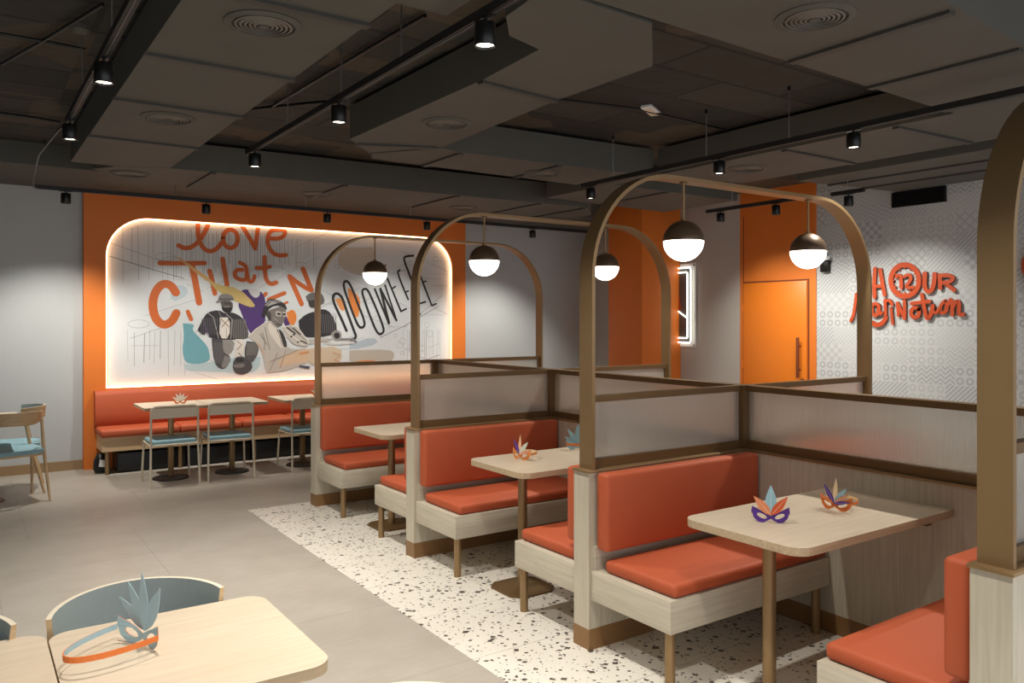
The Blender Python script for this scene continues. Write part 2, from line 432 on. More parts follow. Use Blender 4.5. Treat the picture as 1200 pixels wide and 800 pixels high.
duct([(6.62, 2.4), (8.0, 2.4), (8.0, 4.55), (6.62, 4.75)], 'flat duct over the vent grille at the patterned wall',
     [((7.05, 2.45), (7.05, 4.7)), ((7.5, 2.45), (7.5, 4.6))], px=False, z0=ZD + .01)
duct([(5.3, 5.95), (7.2, 5.95), (7.2, 7.1), (5.3, 7.0)], 'short duct in front of the orange pillar', [((6.1, 5.97), (6.1, 7.0))], px=False, z0=ZD + .02)
# round ceiling diffusers
def diffuser(label):
    t_ = thing('ceiling_diffuser', label, 'air diffuser', group='round ceiling diffusers')
    MB().lathe([(.152, 0), (.152, -.006), (.126, -.014), (.122, -.012), (.120, 0)], n=40).build('rim', M['duct'], t_, smooth=25)
    for r in (.106, .088, .070, .052, .034):
        MB().lathe([(r + .006, 0), (r + .006, -.012), (r - .004, -.015), (r - .004, 0)], n=36).build('ring_blade', M['blade'], t_)
    MB().lathe([(.116, -.0005), (0, -.0005)], n=32).build('backing', M['black_soft'], t_)
    MB().lathe([(.022, 0), (.022, -.016), (0, -.018)], n=20).build('centre_cap', M['duct'], t_, smooth=40)
    return t_
dif = diffuser('round diffuser in the nearest bay of the left long duct')
sp = [((309, 28), 'x'), ((197, 138), 'round diffuser in the farther bay of the left long duct'), ((523, 144), 'round diffuser near the chamfered end of the middle duct'),
      ((955, 20), 'large looking round diffuser at the top right of the ceiling'), ((152, 203), 'leftmost diffuser on the duct before the mural wall'),
      ((371, 227), 'diffuser on the mural wall duct above the printed word LOVE'), ((543, 243), 'rightmost diffuser on the duct before the mural wall'),
      ((635, 202), 'round diffuser on the crossing duct above the second booth'), ((875, 197), 'round diffuser behind the long track at the right')]
for i, (p, lb) in enumerate(sp):
    v_ = on_z(*p, ZD)
    if i == 0: dif.location = (v_.x, v_.y, ZD); dif.scale = (1.12, 1.12, 1)
    else: dup(dif, (v_.x, v_.y, ZD - (.005 if i == 7 else 0)), label=lb)

# conduits, cables, small fittings on the slab
def pipe(label, pts, r=.012, cat='conduit', m='black', name='conduit'):
    return tag(MB().tube(pts, r, n=8).build(name, M[m], None, smooth=60), label, cat)
Zp = 3.17
def sl(*pp, z=Zp): return [tuple(on_z(x, y, z)) for x, y in pp]
pipe('conduit with a bend running diagonally across the slab between the left and middle ducts', sl((320, 124), (424, 62), (498, 18)))
pipe('straight conduit low across the slab behind the left duct', sl((290, 128), (360, 121), (395, 118)))
pipe('black cable crossing the slab past the emergency light', sl((548, 98), (650, 116), (745, 127), (800, 140), (850, 152)), .010, 'cable', name='ceiling_cable')
pipe('thin conduit at the far top left corner of the slab', sl((2, 75), (60, 42), (120, 5)), .010)
pipe('conduit running from the left edge of the slab towards the left duct', sl((-20, 36), (60, 50), (100, 58)), .010)
pipe('second conduit on the slab below the first at the left edge', sl((-20, 130), (40, 138), (70, 143)), .012)
e = thing('emergency_light', 'white oblong emergency light on the bare slab right of the middle duct', 'emergency light', (4.28, 4.35, ZC), .5)
MB().box(-.13, .13, -.045, .045, -.03, 0, bev=.012, seg=3).build('light_body', M['white_pl'], e, smooth=40)
MB().box(-.10, .10, -.03, .03, -.034, -.0305).build('diffuser', M['cream'], e)
s_ = tag(MB().lathe([(.05, 0), (.05, -.025), (.035, -.04), (0, -.042)], n=20).build('smoke_detector', M['duct'], None, smooth=40), 'dark round detector on the slab at the far left', 'detector')
s_.location = tuple(on_z(93, 30, ZC))

# ---------------------------------------------------------------- track lighting
ZT = 2.815
def track(a, b, label, rods=()):
    t_ = thing('light_track', label, 'light track')
    a = Vector((*a, ZT)); b = Vector((*b, ZT)); d = (b - a).normalized(); n_ = Vector((-d.y, d.x, 0)) * .018
    MB().prism([(a - n_)[:2], (b - n_)[:2], (b + n_)[:2], (a + n_)[:2]], ZT - .006, ZT + .030).build('rail', M['track'], t_)
    MB().prism([(a - n_ * .14)[:2], (b - n_ * .14)[:2], (b + n_ * .14)[:2], (a + n_ * .14)[:2]], ZT - .008, ZT - .0055).build('slot', M['steel_d'], t_)
    for f, zt in rods:
        p = a.lerp(b, f)
        MB().tube([(p.x, p.y, ZT + .03), (p.x, p.y, zt)], .0035, n=6).build('suspension_rod', M['steel'], t_)
        MB().tube([(p.x, p.y, zt - .03), (p.x, p.y, zt)], .012, n=10).build('ceiling_cap', M['black'], t_, smooth=40)
track((.54, -1.4), (.54, 5.62), 'black lighting track along the left of the long left duct', [(.55, ZC), (.75, ZC), (.9, ZC)])
track((1.72, -1.4), (1.72, 5.90), 'black lighting track running between the left and middle ducts', [(.66, ZC), (.76, ZC), (.88, ZC)])
track((4.66, -1.4), (4.66, 5.62), 'long black lighting track over the booths on the right', [(.685, ZC), (.79, ZC), (.94, ZC)])
track((.55, 8.50), (7.3, 8.50), 'black lighting track along the top of the mural wall', [(.18, 2.99), (.38, 2.99), (.57, 2.99), (.72, 2.99)])
track((6.92, 6.15), (6.92, 4.95), 'short black lighting track facing the orange door', [(.3, ZC)])
track((6.98, 4.62), (6.98, 4.28), 'shortest black lighting track piece facing the patterned wall', [(.5, ZC)])
pipe('black supply cable drooping from the left track to the mural wall track', [(.54, 5.6, ZT), (.50, 5.75, 2.80), (.45, 6.6, 2.78), (.48, 7.6, 2.76), (.53, 8.3, 2.79), (.56, 8.5, ZT)], .007, 'cable', name='supply_cable')

def spot_fixture(label):
    t_ = thing('track_spotlight', label, 'spotlight', group='black cylinder spotlights on the ceiling tracks')
    MB().box(-.016, .016, -.055, .055, -.012, .008).build('track_adapter', M['black'], t_)
    MB().tube([(0, 0, -.012), (0, 0, -.03)], .008, n=8).build('stem', M['black'], t_)
    MB().lathe([(0, -.028), (.040, -.028), (.0425, -.032), (.0435, -.118), (.0405, -.122), (.0385, -.117), (.036, -.100), (0, -.100)], n=24).build('housing', M['black'], t_, smooth=40)
    MB().lathe([(.036, -.112), (0, -.113)], n=24).build('lens', M['lens'], t_)
    return t_
spots = [((.54, 4.10), (.10, 0), 1, 'spotlight on the left track nearer the viewer'), ((.54, 5.50), (.05, .1), 1, 'spotlight at the far end of the left track'),
         ((1.72, 2.68), (.05, 0), 1, 'spotlight on the second track at the top centre, nearest the viewer'), ((1.72, 4.18), (.05, 0), 1, 'middle spotlight of the three on the second track'),
         ((1.72, 5.72), (.1, .1), 1, 'spotlight at the far end of the second track'),
         ((4.66, 2.93), (-.1, 0), 1, 'spotlight on the booth track nearest the patterned wall sign'), ((4.66, 4.02), (-.1, 0), 1, 'middle spotlight on the long booth track'), ((4.66, 5.50), (-.1, 0), 1, 'spotlight at the far end of the booth track behind the large arch'),
         ((.80, 8.50), (0, .40), 1.35, 'spotlight in front of the grey wall left of the orange panel'), ((2.06, 8.50), (0, .44), .72, 'spotlight above the word LOVE on the mural wall track'),
         ((3.36, 8.50), (0, .44), .72, 'spotlight on the mural wall track between LOVE and the arch'), ((4.62, 8.50), (0, .44), .72, 'spotlight over the right end of the mural beside the arch'),
         ((6.20, 8.50), (0, .40), 1.3, 'spotlight in front of the grey wall right of the mural'),
         ((6.92, 5.95), (.62, 0), .75, 'lit spotlight facing the grey wall beside the orange door'), ((6.92, 5.22), (.62, 0), .75, 'spotlight in front of the orange door'),
         ((6.98, 4.44), (.62, 0), .75, 'spotlight in front of the patterned wall left of the vent grille')]
fx = None
def spot_light(x, y, aim, k, z=None):
    ld = bpy.data.lights.new('spot_beam', 'SPOT'); ld.energy = SPOT_W * k; ld.color = SPOT_COL
    ld.spot_size = math.radians(96); ld.spot_blend = .75; ld.shadow_soft_size = .03
    lo = bpy.data.objects.new('spot_beam', ld); COL.objects.link(lo); lo.location = (x, y, ZT - .13)
    lo.rotation_euler = Vector((aim[0], aim[1], -1)).to_track_quat('-Z', 'Y').to_euler()
for (x, y), aim, k, lb in spots:
    if fx is None: fx = spot_fixture(lb); o = fx; o.location = (x, y, ZT)
    else: o = dup(fx, (x, y, ZT), label=lb)
    if y > 8: o.rotation_euler = (0, 0, math.pi / 2)
    spot_light(x, y, aim, k)
# the tracks go on over the viewer and carry more of the same lamps there
for x, y, aim, lb in ((.54, 2.6, (0, 0), 'left track, just above the top edge of the picture'), (.54, 1.1, (0, 0), 'left track beside the viewer'), (1.72, 1.15, (0, 0), 'second track almost over the viewer'), (1.72, -.4, (0, 0), 'second track behind the viewer'), (4.66, 1.6, (-.1, 0), 'booth track past the right edge of the picture'), (4.66, .2, (-.1, 0), 'booth track level with the viewer')):
    o = dup(fx, (x, y, ZT), label='out of view spotlight on the ' + lb)
    spot_light(x, y, aim, 1)

# ---------------------------------------------------------------- booth partitions
XS0, XS1 = 3.665, 3.775
PT, BR, TR = .857, (.868, .915), (1.195, 1.228)
spine = thing('spine_partition', 'long pale laminate centre partition with bronze framed fluted screens running between the booths', 'partition', (3.72, 4, 0))
def sb(name, m, *a, **kw):
    o = box(name, M[m] if isinstance(m, str) else m, spine, *a, **kw); o.location = (-3.72, -4, 0); return o
YW = [(1.072, 1.192), (2.965, 3.080), (4.780, 4.895), (6.590, 6.705)]
sb('panel_body', 'lam_v', XS0, XS1, 1.08, 6.70, .10, PT)
sb('plinth', 'plinth', XS0 - .002, XS1 + .002, 1.078, 6.702, 0, .10)
sb('cap', 'bronze', XS0 - .006, XS1 + .006, 1.07, 6.71, PT, BR[0])
XM = 3.69, 3.75
for y in (1.105, 3.0225, 4.8375, 6.6475):
    sb('post', 'bronze_d', XS0 + .002, XS1 - .002, y - .035, y + .035, BR[0], TR[1])
for y0, y1 in ((1.14, 2.9875), (3.0575, 4.8025), (4.8725, 6.6125)):
    sb('bottom_rail', 'bronze_d', XM[0], XM[1], y0, y1, *BR); sb('top_rail', 'bronze_d', XM[0] - .005, XM[1] + .005, y0, y1, *TR)
    sb('fluted_pane', M['glass_y'], 3.714, 3.724, y0 + .0, y1 - .0, BR[1], TR[0])

def wing(k, side, label):
    y0, y1 = YW[k]; x0, x1 = (2.5, XS0) if side < 0 else (XS1, 4.98)
    w_ = thing('wing_partition', label, 'partition', ((x0 + x1) / 2, y0, 0), group=None if side < 0 else 'far side wing partitions')
    L = (-(x0 + x1) / 2, -y0, 0)
    ym = (y0 + y1) / 2 + .002
    def b(name, m, *a, **kw):
        o = box(name, M[m], w_, *a, **kw); o.location = L; return o
    g = .001
    b('end_panel', 'lam_v', x0 + g, x1 - g, y0, y1, .10, PT)
    b('plinth', 'plinth', x0, x1 - g if side < 0 else x1, y0 - .003, y1 + .003, 0, .10)
    b('cap', 'bronze', x0 - (.008 if side < 0 else -.007), x1 + (.008 if side > 0 else -.007), y0 - .006, y1 + .006, PT, BR[0], bev=.002)
    px0, px1 = (2.553, XS0 + .001) if side < 0 else (XS1 - .001, 4.927)
    b('bottom_rail', 'bronze_d', px0, px1, ym - .022, ym + .022, *BR)
    b('top_rail', 'bronze_d', px0, px1, ym - .020, ym + .020, *TR)
    sx = (px0, px0 + .018) if side < 0 else (px1 - .018, px1)
    b('stile', 'bronze_d', sx[0], sx[1], ym - .020, ym + .020, BR[1], TR[0])
    b('fluted_pane', 'glass_x', px0 + .018 if side < 0 else px0, px1 if side < 0 else px1 - .018, ym - .005, ym + .005, BR[1], TR[0])
    return w_
names = ['nearest booth at the right edge', 'third booth row, in the middle of the view', 'second booth row', 'farthest booth row near the mural']
for k in range(4):
    wing(k, -1, 'wing partition with fluted screen under the arch of the ' + names[k])
    wing(k, 1, 'rear half of a wing partition beyond the centre spine with its fluted screen')

def arch(k, label):
    y0, y1 = YW[k]; ya, yb = y0 + .012, y1 - .006; t_ = thing('arch', label, 'arch', (3.74, (y0 + y1) / 2, BR[0]))
    def path(off):
        xl, xr, zt, r = 2.532 + off, 4.948 - off, 2.368 - off, .55 - off; P = [(xl, BR[0])]
        for i in range(17): a = math.pi - math.pi / 2 * i / 16; P.append((xl + r + r * math.cos(a), zt - r + r * math.sin(a)))
        for i in range(17): a = math.pi / 2 - math.pi / 2 * i / 16; P.append((xr - r + r * math.cos(a), zt - r + r * math.sin(a)))
        P.append((xr, BR[0])); return P
    A, B = path(0), path(.020); mb = MB(); bm = mb.bm
    ring = lambda P, y: [bm.verts.new((x, y, z)) for x, z in P]
    a0, a1, b0, b1 = ring(A, ya), ring(A, yb), ring(B, ya), ring(B, yb)
    for i in range(len(A) - 1):
        for q in ((a0, a1), (b1, b0), (b0, a0), (a1, b1)): bm.faces.new((q[0][i], q[1][i], q[1][i + 1], q[0][i + 1]))
    for i in (0, -1): bm.faces.new((a0[i], a1[i], b1[i], b0[i]))
    mb.build('arch_band', M['bronze'], t_, smooth=40).location = (-3.74, -(y0 + y1) / 2, -BR[0])
    return t_
arch(0, 'nearest bronze arch, cut by the right edge of the picture')
arch(1, 'large bronze arch carrying two globe pendants in front of the orange pillar')
arch(2, 'bronze arch behind the large one, its left leg in front of the mural edge')
arch(3, 'smallest and farthest bronze arch, in front of the mural')

# globe pendants
def pendant(label):
    t_ = thing('globe_pendant', label, 'pendant lamp'); r = .110
    N = 16
    MB().lathe([(0, r)] + [(r * math.sin(math.pi / 2 * i / N), r * math.cos(math.pi / 2 * i / N)) for i in range(1, N + 1)] + [(r * .96, -.004)], n=36).build('shade', M['globe_top'], t_, smooth=50)
    MB().lathe([(r * .985 * math.sin(math.pi / 2 + math.pi / 2 * i / N), -.002 + r * .985 * math.cos(math.pi / 2 + math.pi / 2 * i / N)) for i in range(N)] + [(0, -r * .985)], n=36).build('globe', M['globe'], t_, smooth=50)
    MB().lathe([(.0, .122), (.014, .122), (.016, .108), (.0, .106)], n=16).build('collar', M['bronze'], t_, smooth=40)
    MB().tube([(0, 0, .118), (0, 0, .312)], .0065, n=10).build('rod', M['bronze'], t_, smooth=60)
    MB().lathe([(.0, .318), (.022, .318), (.022, .311), (0, .311)], n=16).build('canopy', M['bronze_d'], t_, smooth=40)
    return t_
p0 = None
for x, k, lb in ((3.22, 1, 'large left globe pendant hanging from the big arch before the orange pillar'), (4.325, 1, 'globe pendant at the right end of the big arch before the orange door'),
                 (3.10, 2, 'globe pendant of the second arch, before the grey wall'), (4.255, 2, 'globe pendant seen through the left leg of the big arch, before the orange pillar'),
                 (3.082, 3, 'small globe pendant of the farthest arch, before the printed black lettering'), 
                 (3.22, 0, 'globe pendant of the nearest arch beyond the right edge'), (4.325, 0, 'second globe pendant of the nearest arch beyond the right edge')):
    y = sum(YW[k]) / 2 + .003; loc = (x, y, 2.030)
    if p0 is None: p0 = pendant(lb); p0.location = loc
    else: dup(p0, loc, label=lb)

# ---------------------------------------------------------------- booth benches
def cushion(name, x0, x1, y0, y1, z0, z1, par, bev=.022, puff=.006, L=(0, 0, 0)):
    mb = MB().box(x0, x1, y0, y1, z0, z1, bev=bev, seg=4)
    o = mb.build(name, M['fabric'], par, smooth=70); o.location = L; return o
def bench(label, group=None):
    """faces -Y; local origin on the floor under the wing face, x 0..1.145"""
    t_ = thing('booth_bench', label, 'bench', group=group)
    box('apron', M['lam_h'], t_, .012, 1.16, -.530, -.002, .242, .385, bev=.002)
    box('back_board', M['lam_h'], t_, .03, 1.16, -.016, -.001, .385, .50)
    cushion('seat_cushion', .045, 1.15, -.524, -.062, .386, .448, t_)
    MB().tube([(.07, -.519, .434), (1.13, -.519, .434)], .003, n=6).build('piping', M['piping'], t_, smooth=60)
    cushion('backrest', .03, 1.155, -.098, -.017, .488, .862, t_, bev=.02)
    for x, y in ((.048, -.492), (1.10, -.492)):
        MB().tube([(x, y, 0), (x, y, .242)], .0225, n=16).build('leg', M['bronze'], t_, smooth=50)
    return t_
bench_spots = [(1, 1, 'booth bench facing the viewer in the third booth, behind the purple mask table'), (1, -1, 'bench with its back to the large arch, facing away beside the second table'),
               (2, 1, 'bench facing the viewer behind the table with the small orange mask'), (2, -1, 'bench facing away behind the second arch, only its end showing'),
               (3, 1, 'farthest booth bench facing the viewer under the smallest arch'), (0, -1, 'bench at the bottom right corner facing away from the viewer')]
b0 = None
def mirror_bench(proto, loc, label, group=None):
    r = dup(proto, loc, 0, label, group); r.scale = (1, -1, 1); return r
b0 = bench(bench_spots[0][2]); b0.location = (2.5, YW[1][0], 0)
# a true mirrored build for benches that face away
def bench_away(label, group=None):
    t_ = thing('booth_bench', label, 'bench', group=group)
    box('apron', M['lam_h'], t_, .012, 1.16, .002, .530, .242, .385, bev=.002)
    box('back_board', M['lam_h'], t_, .03, 1.16, .001, .016, .385, .50)
    cushion('seat_cushion', .045, 1.15, .062, .524, .386, .448, t_)
    MB().tube([(.07, .519, .434), (1.13, .519, .434)], .003, n=6).build('piping', M['piping'], t_, smooth=60)
    cushion('backrest', .03, 1.155, .017, .098, .488, .862, t_, bev=.02)
    for x, y in ((.048, .492), (1.10, .492)):
        MB().tube([(x, y, 0), (x, y, .242)], .0225, n=16).build('leg', M['bronze'], t_, smooth=50)
    return t_
a0 = bench_away(bench_spots[1][2]); a0.location = (2.5, YW[1][1], 0)
dup(b0, (2.5, YW[2][0], 0), label=bench_spots[2][2]); dup(a0, (2.5, YW[2][1], 0), label=bench_spots[3][2])
dup(b0, (2.5, YW[3][0], 0), label=bench_spots[4][2]); dup(a0, (2.5, YW[0][1], 0), label=bench_spots[5][2])
far = ['nearest arch', 'large arch', 'second arch', 'farthest arch']
for k in (1, 2, 3):
    dup(b0, (3.787, YW[k][0], 0), label='bench beyond the spine on the near side of the ' + far[k] + ', blurred by fluted screens', group='benches beyond the spine')
for k in (0, 1, 2):
    dup(a0, (3.787, YW[k][1], 0), label='bench beyond the spine on the far side of the ' + far[k] + ', blurred by fluted screens', group='benches beyond the spine')

# booth tables
def booth_table(label):
    t_ = thing('booth_table', label, 'table')
    MB().prism(rrect(-.57, .545, -.30, .30, .075, 6, (0, 1, 1, 0)), .718, .750, M['top'], M['edge']).build('tabletop', None, t_)
    MB().tube([(-.36, 0, .012), (-.36, 0, .718)], .0275, n=20).build('post', M['bronze'], t_, smooth=50)
    MB().prism([(-.52, -.10), (-.46, -.16), (-.26, -.16), (-.20, -.10), (-.20, .10), (-.26, .16), (-.46, .16), (-.52, .10)], 0, .012).build('base_plate', M['bronze_d'], t_)
    box('wall_bracket', M['bronze_d'], t_, .50, .544, -.20, .20, .66, .717)
    return t_
bt = booth_table('booth table with the purple and the orange paper masks in the third booth'); bt.location = (3.12, 2.115, 0)
dup(bt, (3.12, 3.885, 0), label='booth table in the second booth with a small orange mask near its end')
dup(bt, (3.12, 5.65, 0), label='farthest booth table, empty, under the second smallest arch')

# ---------------------------------------------------------------- banquette along the mural wall
bq = thing('banquette', 'long orange-red banquette against the mural wall with pale wood base', 'banquette', (1.18, 9.6, 0))
def qb(name, m, *a, fn=box, **kw):
    o = fn(name, M[m], bq, *a, **kw); o.location = (-1.18, -9.6, 0); return o
BX0, BX1 = 1.165, 5.82
qb('base', 'ash', BX0 + .02, BX1, 9.14, 9.575, .24, .388)
x = BX0; first = True; cw = [.78, .66, .60, .62, .66, .66, .66]
for w_ in cw:
    c_ = cushion('seat_cushion', x + .003, min(BX1, x + w_) - .003, 9.105, 9.52, .388, .470, bq, bev=.028); c_.location = (-1.18, -9.6, 0); x += w_
x = BX0
mb = MB(); n = 40; rows = []
for i in range(n + 1):
    xx = BX0 + (BX1 - BX0) * i / n; dz = .008 * math.sin(xx * 4.1) * math.sin(xx * 1.7)
    prof = [(9.50, .455), (9.475, .475), (9.47, .60), (9.478, .80 + dz), (9.50, .842 + dz), (9.53, .852 + dz), (9.58, .850 + dz), (9.595, .83), (9.595, .455)]
    rows.append([mb.bm.verts.new((xx, y, z)) for y, z in prof])
for a, b in zip(rows, rows[1:]):
    for j in range(len(a)): mb.bm.faces.new((a[j], a[(j + 1) % len(a)], b[(j + 1) % len(a)], b[j]))
mb.bm.faces.new(rows[0]); mb.bm.faces.new(rows[-1])
mb.build('backrest', M['fabric'], bq, smooth=60).location = (-1.18, -9.6, 0)
for x in (1.235, 1.95, 2.75, 3.5, 4.3, 5.1):
    MB().tube([(x, 9.165, 0), (x, 9.165, .24)], .02, n=12).build('leg', M['bronze'], bq, smooth=50).location = (-1.18, -9.6, 0)
for i, (x0, x1) in enumerate(((1.34, 2.02), (2.06, 2.72), (2.76, 3.5), (3.6, 4.4))):
    o = box('storage_crate', M['black_soft'], None, x0, x1, 9.22, 9.55, .003, .205 - .01 * (i % 2), bev=.01)
    tag(o, ['black crate at the left end under the banquette', 'black crate under the banquette behind the two joined tables', 'black crate under the banquette behind the gap between tables', 'black crate under the banquette behind the farthest arch'][i], 'crate')
bg = thing('black_bag', 'black bag with a small pale print at the left foot of the banquette', 'bag', (1.20, 9.33, 0))
MB().lathe([(0, .01), (.06, .01), (.075, .05), (.07, .13), (.04, .20), (0, .215)], n=16).build('bag_body', M['black_soft'], bg, smooth=60)
MB().prism([(-.03, .08), (.025, .07), (.03, .14), (-.02, .15)], -.082, -.070, axis=1).build('bag_print', M['white_pl'], bg)

def cafe_table(label, w_):
    t_ = thing('cafe_table', label, 'table')
    MB().prism(rrect(-w_ / 2, w_ / 2, -.30, .30, .02, 3), .722, .750, M['top'], M['edge']).build('tabletop', None, t_)
    MB().box(-.025, .025, -.025, .025, .02, .722, bev=.006).build('post', M['bronze'], t_, smooth=40)
    MB().lathe([(0, .028), (.04, .028), (.17, .012), (.175, 0), (0, 0)], n=28).build('base', M['black_soft'], t_, smooth=40)
    return t_
ct = cafe_table('small table at the left end of the banquette carrying a paper mask', .60); ct.location = (1.745, 8.62, 0)
dup(ct, (2.352, 8.62, 0), label='small table joined to the right of the one with the mask by the banquette')
dup(ct, (3.11, 8.60, 0), label='small banquette table half hidden by the farthest booth')
dup(ct, (3.72, 8.60, 0), label='banquette table behind the farthest booth partition')

# metal chairs with flat back
def metal_chair(label):
    t_ = thing('cafe_chair', label, 'chair', group='cream metal chairs along the banquette')
    w_ = .215
    U = [(-w_ - .01, -.235, 0), (-w_, -.20, .40), (-w_, -.205, .70)]
    for i in range(6): a = math.pi - math.pi / 2 * i / 5; U.append((-w_ + .05 + .05 * math.cos(a), -.207, .72 + .05 * math.sin(a)))
    for i in range(6): a = math.pi / 2 - math.pi / 2 * i / 5; U.append((w_ - .05 + .05 * math.cos(a), -.207, .72 + .05 * math.sin(a)))
    U += [(w_, -.205, .70), (w_, -.20, .40), (w_ + .01, -.235, 0)]
    MB().tube(U, .0105, n=8).build('back_frame', M['cream'], t_, smooth=60)
    for s in (-1, 1): MB().tube([(s * (w_ - .005), .18, .40), (s * (w_ + .01), .215, 0)], .0105, n=8).build('leg', M['cream'], t_, smooth=60)
    MB().tube([(-w_, -.20, .395), (-w_, .19, .395), (w_, .19, .395), (w_, -.20, .395)], .010, n=8, closed=True).build('seat_frame', M['cream'], t_, smooth=60)
    MB().prism([(-.205, .655), (.205, .655), (.208, .75), (-.208, .75)], -.212, -.200, axis=1).build('backrest', M['cream'], t_)
    MB().box(-.205, .205, -.19, .20, .400, .438, bev=.014, seg=3).build('seat', M['blue'], t_, smooth=60)
    return t_
mc = metal_chair('metal chair with blue seat at the left table of the banquette'); mc.location = (1.70, 8.42, 0)
dup(mc, (2.245, 8.42, 0), -.06, 'metal chair with blue seat at the joined table, second from the left')
dup(mc, (3.075, 8.44, 0), .03, 'metal chair with blue seat half hidden by the farthest booth end')
dup(mc, (3.70, 8.42, 0), 0, 'metal chair behind the farthest booth partition')

# curved ash armchairs
def ash_chair(label):
    """faces -Y, curved band round the back (+Y)"""
    t_ = thing('curved_back_chair', label, 'chair')
    mb = MB(); bm = mb.bm; n = 28; rows = []
    for i in range(n + 1):
        a = math.radians(14 + 152 * i / n); u_ = abs(i / n - .5) * 2
        zt = .800 - .012 * u_ ** 2; h = .115 - .070 * max(0, u_ - .35) ** 1.2; rr = .243 + .012 * (1 - u_)
        ca, sa = math.cos(a), math.sin(a) * 1.0
        rows.append([bm.verts.new((rr * ca, rr * sa * 1.02, zt)), bm.verts.new(((rr - .014) * ca, (rr - .014) * sa * 1.02, zt)), bm.verts.new(((rr - .022) * ca, (rr - .022) * sa * 1.02, zt - h)), bm.verts.new(((rr - .006) * ca, (rr - .006) * sa * 1.02, zt - h))])
    wd, fb, cr = M['ash'], M['greyfab'], M['cream']
    for a, b in zip(rows, rows[1:]):
        for j, m_ in ((0, cr), (1, fb), (2, wd), (3, wd)):
            f = bm.faces.new((a[j], a[(j + 1) % 4], b[(j + 1) % 4], b[j])); f.material_index = mb.mi(m_)
    for r_ in (rows[0], rows[-1]): bm.faces.new(r_).material_index = mb.mi(wd)
    mb.build('backrest', None, t_, smooth=40)
    MB().prism(rrect(-.235, .235, -.235, .21, .10, 6), .425, .462).build('seat', M['blue'], t_)
    MB().prism(rrect(-.225, .225, -.225, .20, .09, 6), .405, .425).build('seat_frame', M['ash'], t_)
    for s in (-1, 1):
        MB().tube([(s * .226, .085, .72), (s * .228, .13, .46), (s * .245, .245, 0)], [.013, .015, .010], n=10).build('leg', M['ash'], t_, smooth=60)
        MB().tube([(s * .215, -.15, .42), (s * .240, -.235, 0)], [.014, .010], n=10).build('leg', M['ash'], t_, smooth=60)
    return t_
ac = ash_chair('curved-back chair behind the foreground table with the pale blue paper mask'); ac.location = (.422, 2.435, 0)
dup(ac, (-.115, 2.445, 0), 0, 'curved-back chair whose back just enters at the lower left edge')
dup(ac, (.35, 8.32, 0), math.pi + .22, 'curved-back chair at the left edge with its back to the viewer')
dup(ac, (.40, 8.80, 0), -math.pi / 2 - .06, 'curved-back chair at the left edge facing left beside the grey wall')
dup(ac, (.712, 1.352, 0), 0, 'chair whose rim just shows at the bottom edge beside the foreground table')

def side_table(label, x0, x1, y0, y1, loc):
    t_ = thing('dining_table', label, 'table', loc)
    MB().prism(rrect(x0, x1, y0, y1, .06, 8), .722, .750, M['top'], M['edge']).build('tabletop', None, t_)
    cx, cy = (x0 + x1) / 2, (y0 + y1) / 2
    MB().tube([(cx, cy, .014), (cx, cy, .722)], .0275, n=16).build('post', M['bronze'], t_, smooth=50)
    MB().lathe([(0, .020), (.04, .020), (.20, .010), (.21, 0), (0, 0)], c=(cx, cy, 0), n=28).build('base', M['bronze_d'], t_, smooth=40)
side_table('foreground table at the bottom left carrying the pale blue paper mask', 0, .575, 0, .605, (.189, 1.880, 0))
side_table('foreground table cut by the left edge next to the one with the mask', -.60, 0, 0, .605, (.185, 1.905, 0))
side_table('table at the left edge in front of the grey wall', -.62, 0, 0, .62, (.42, 8.10, 0))

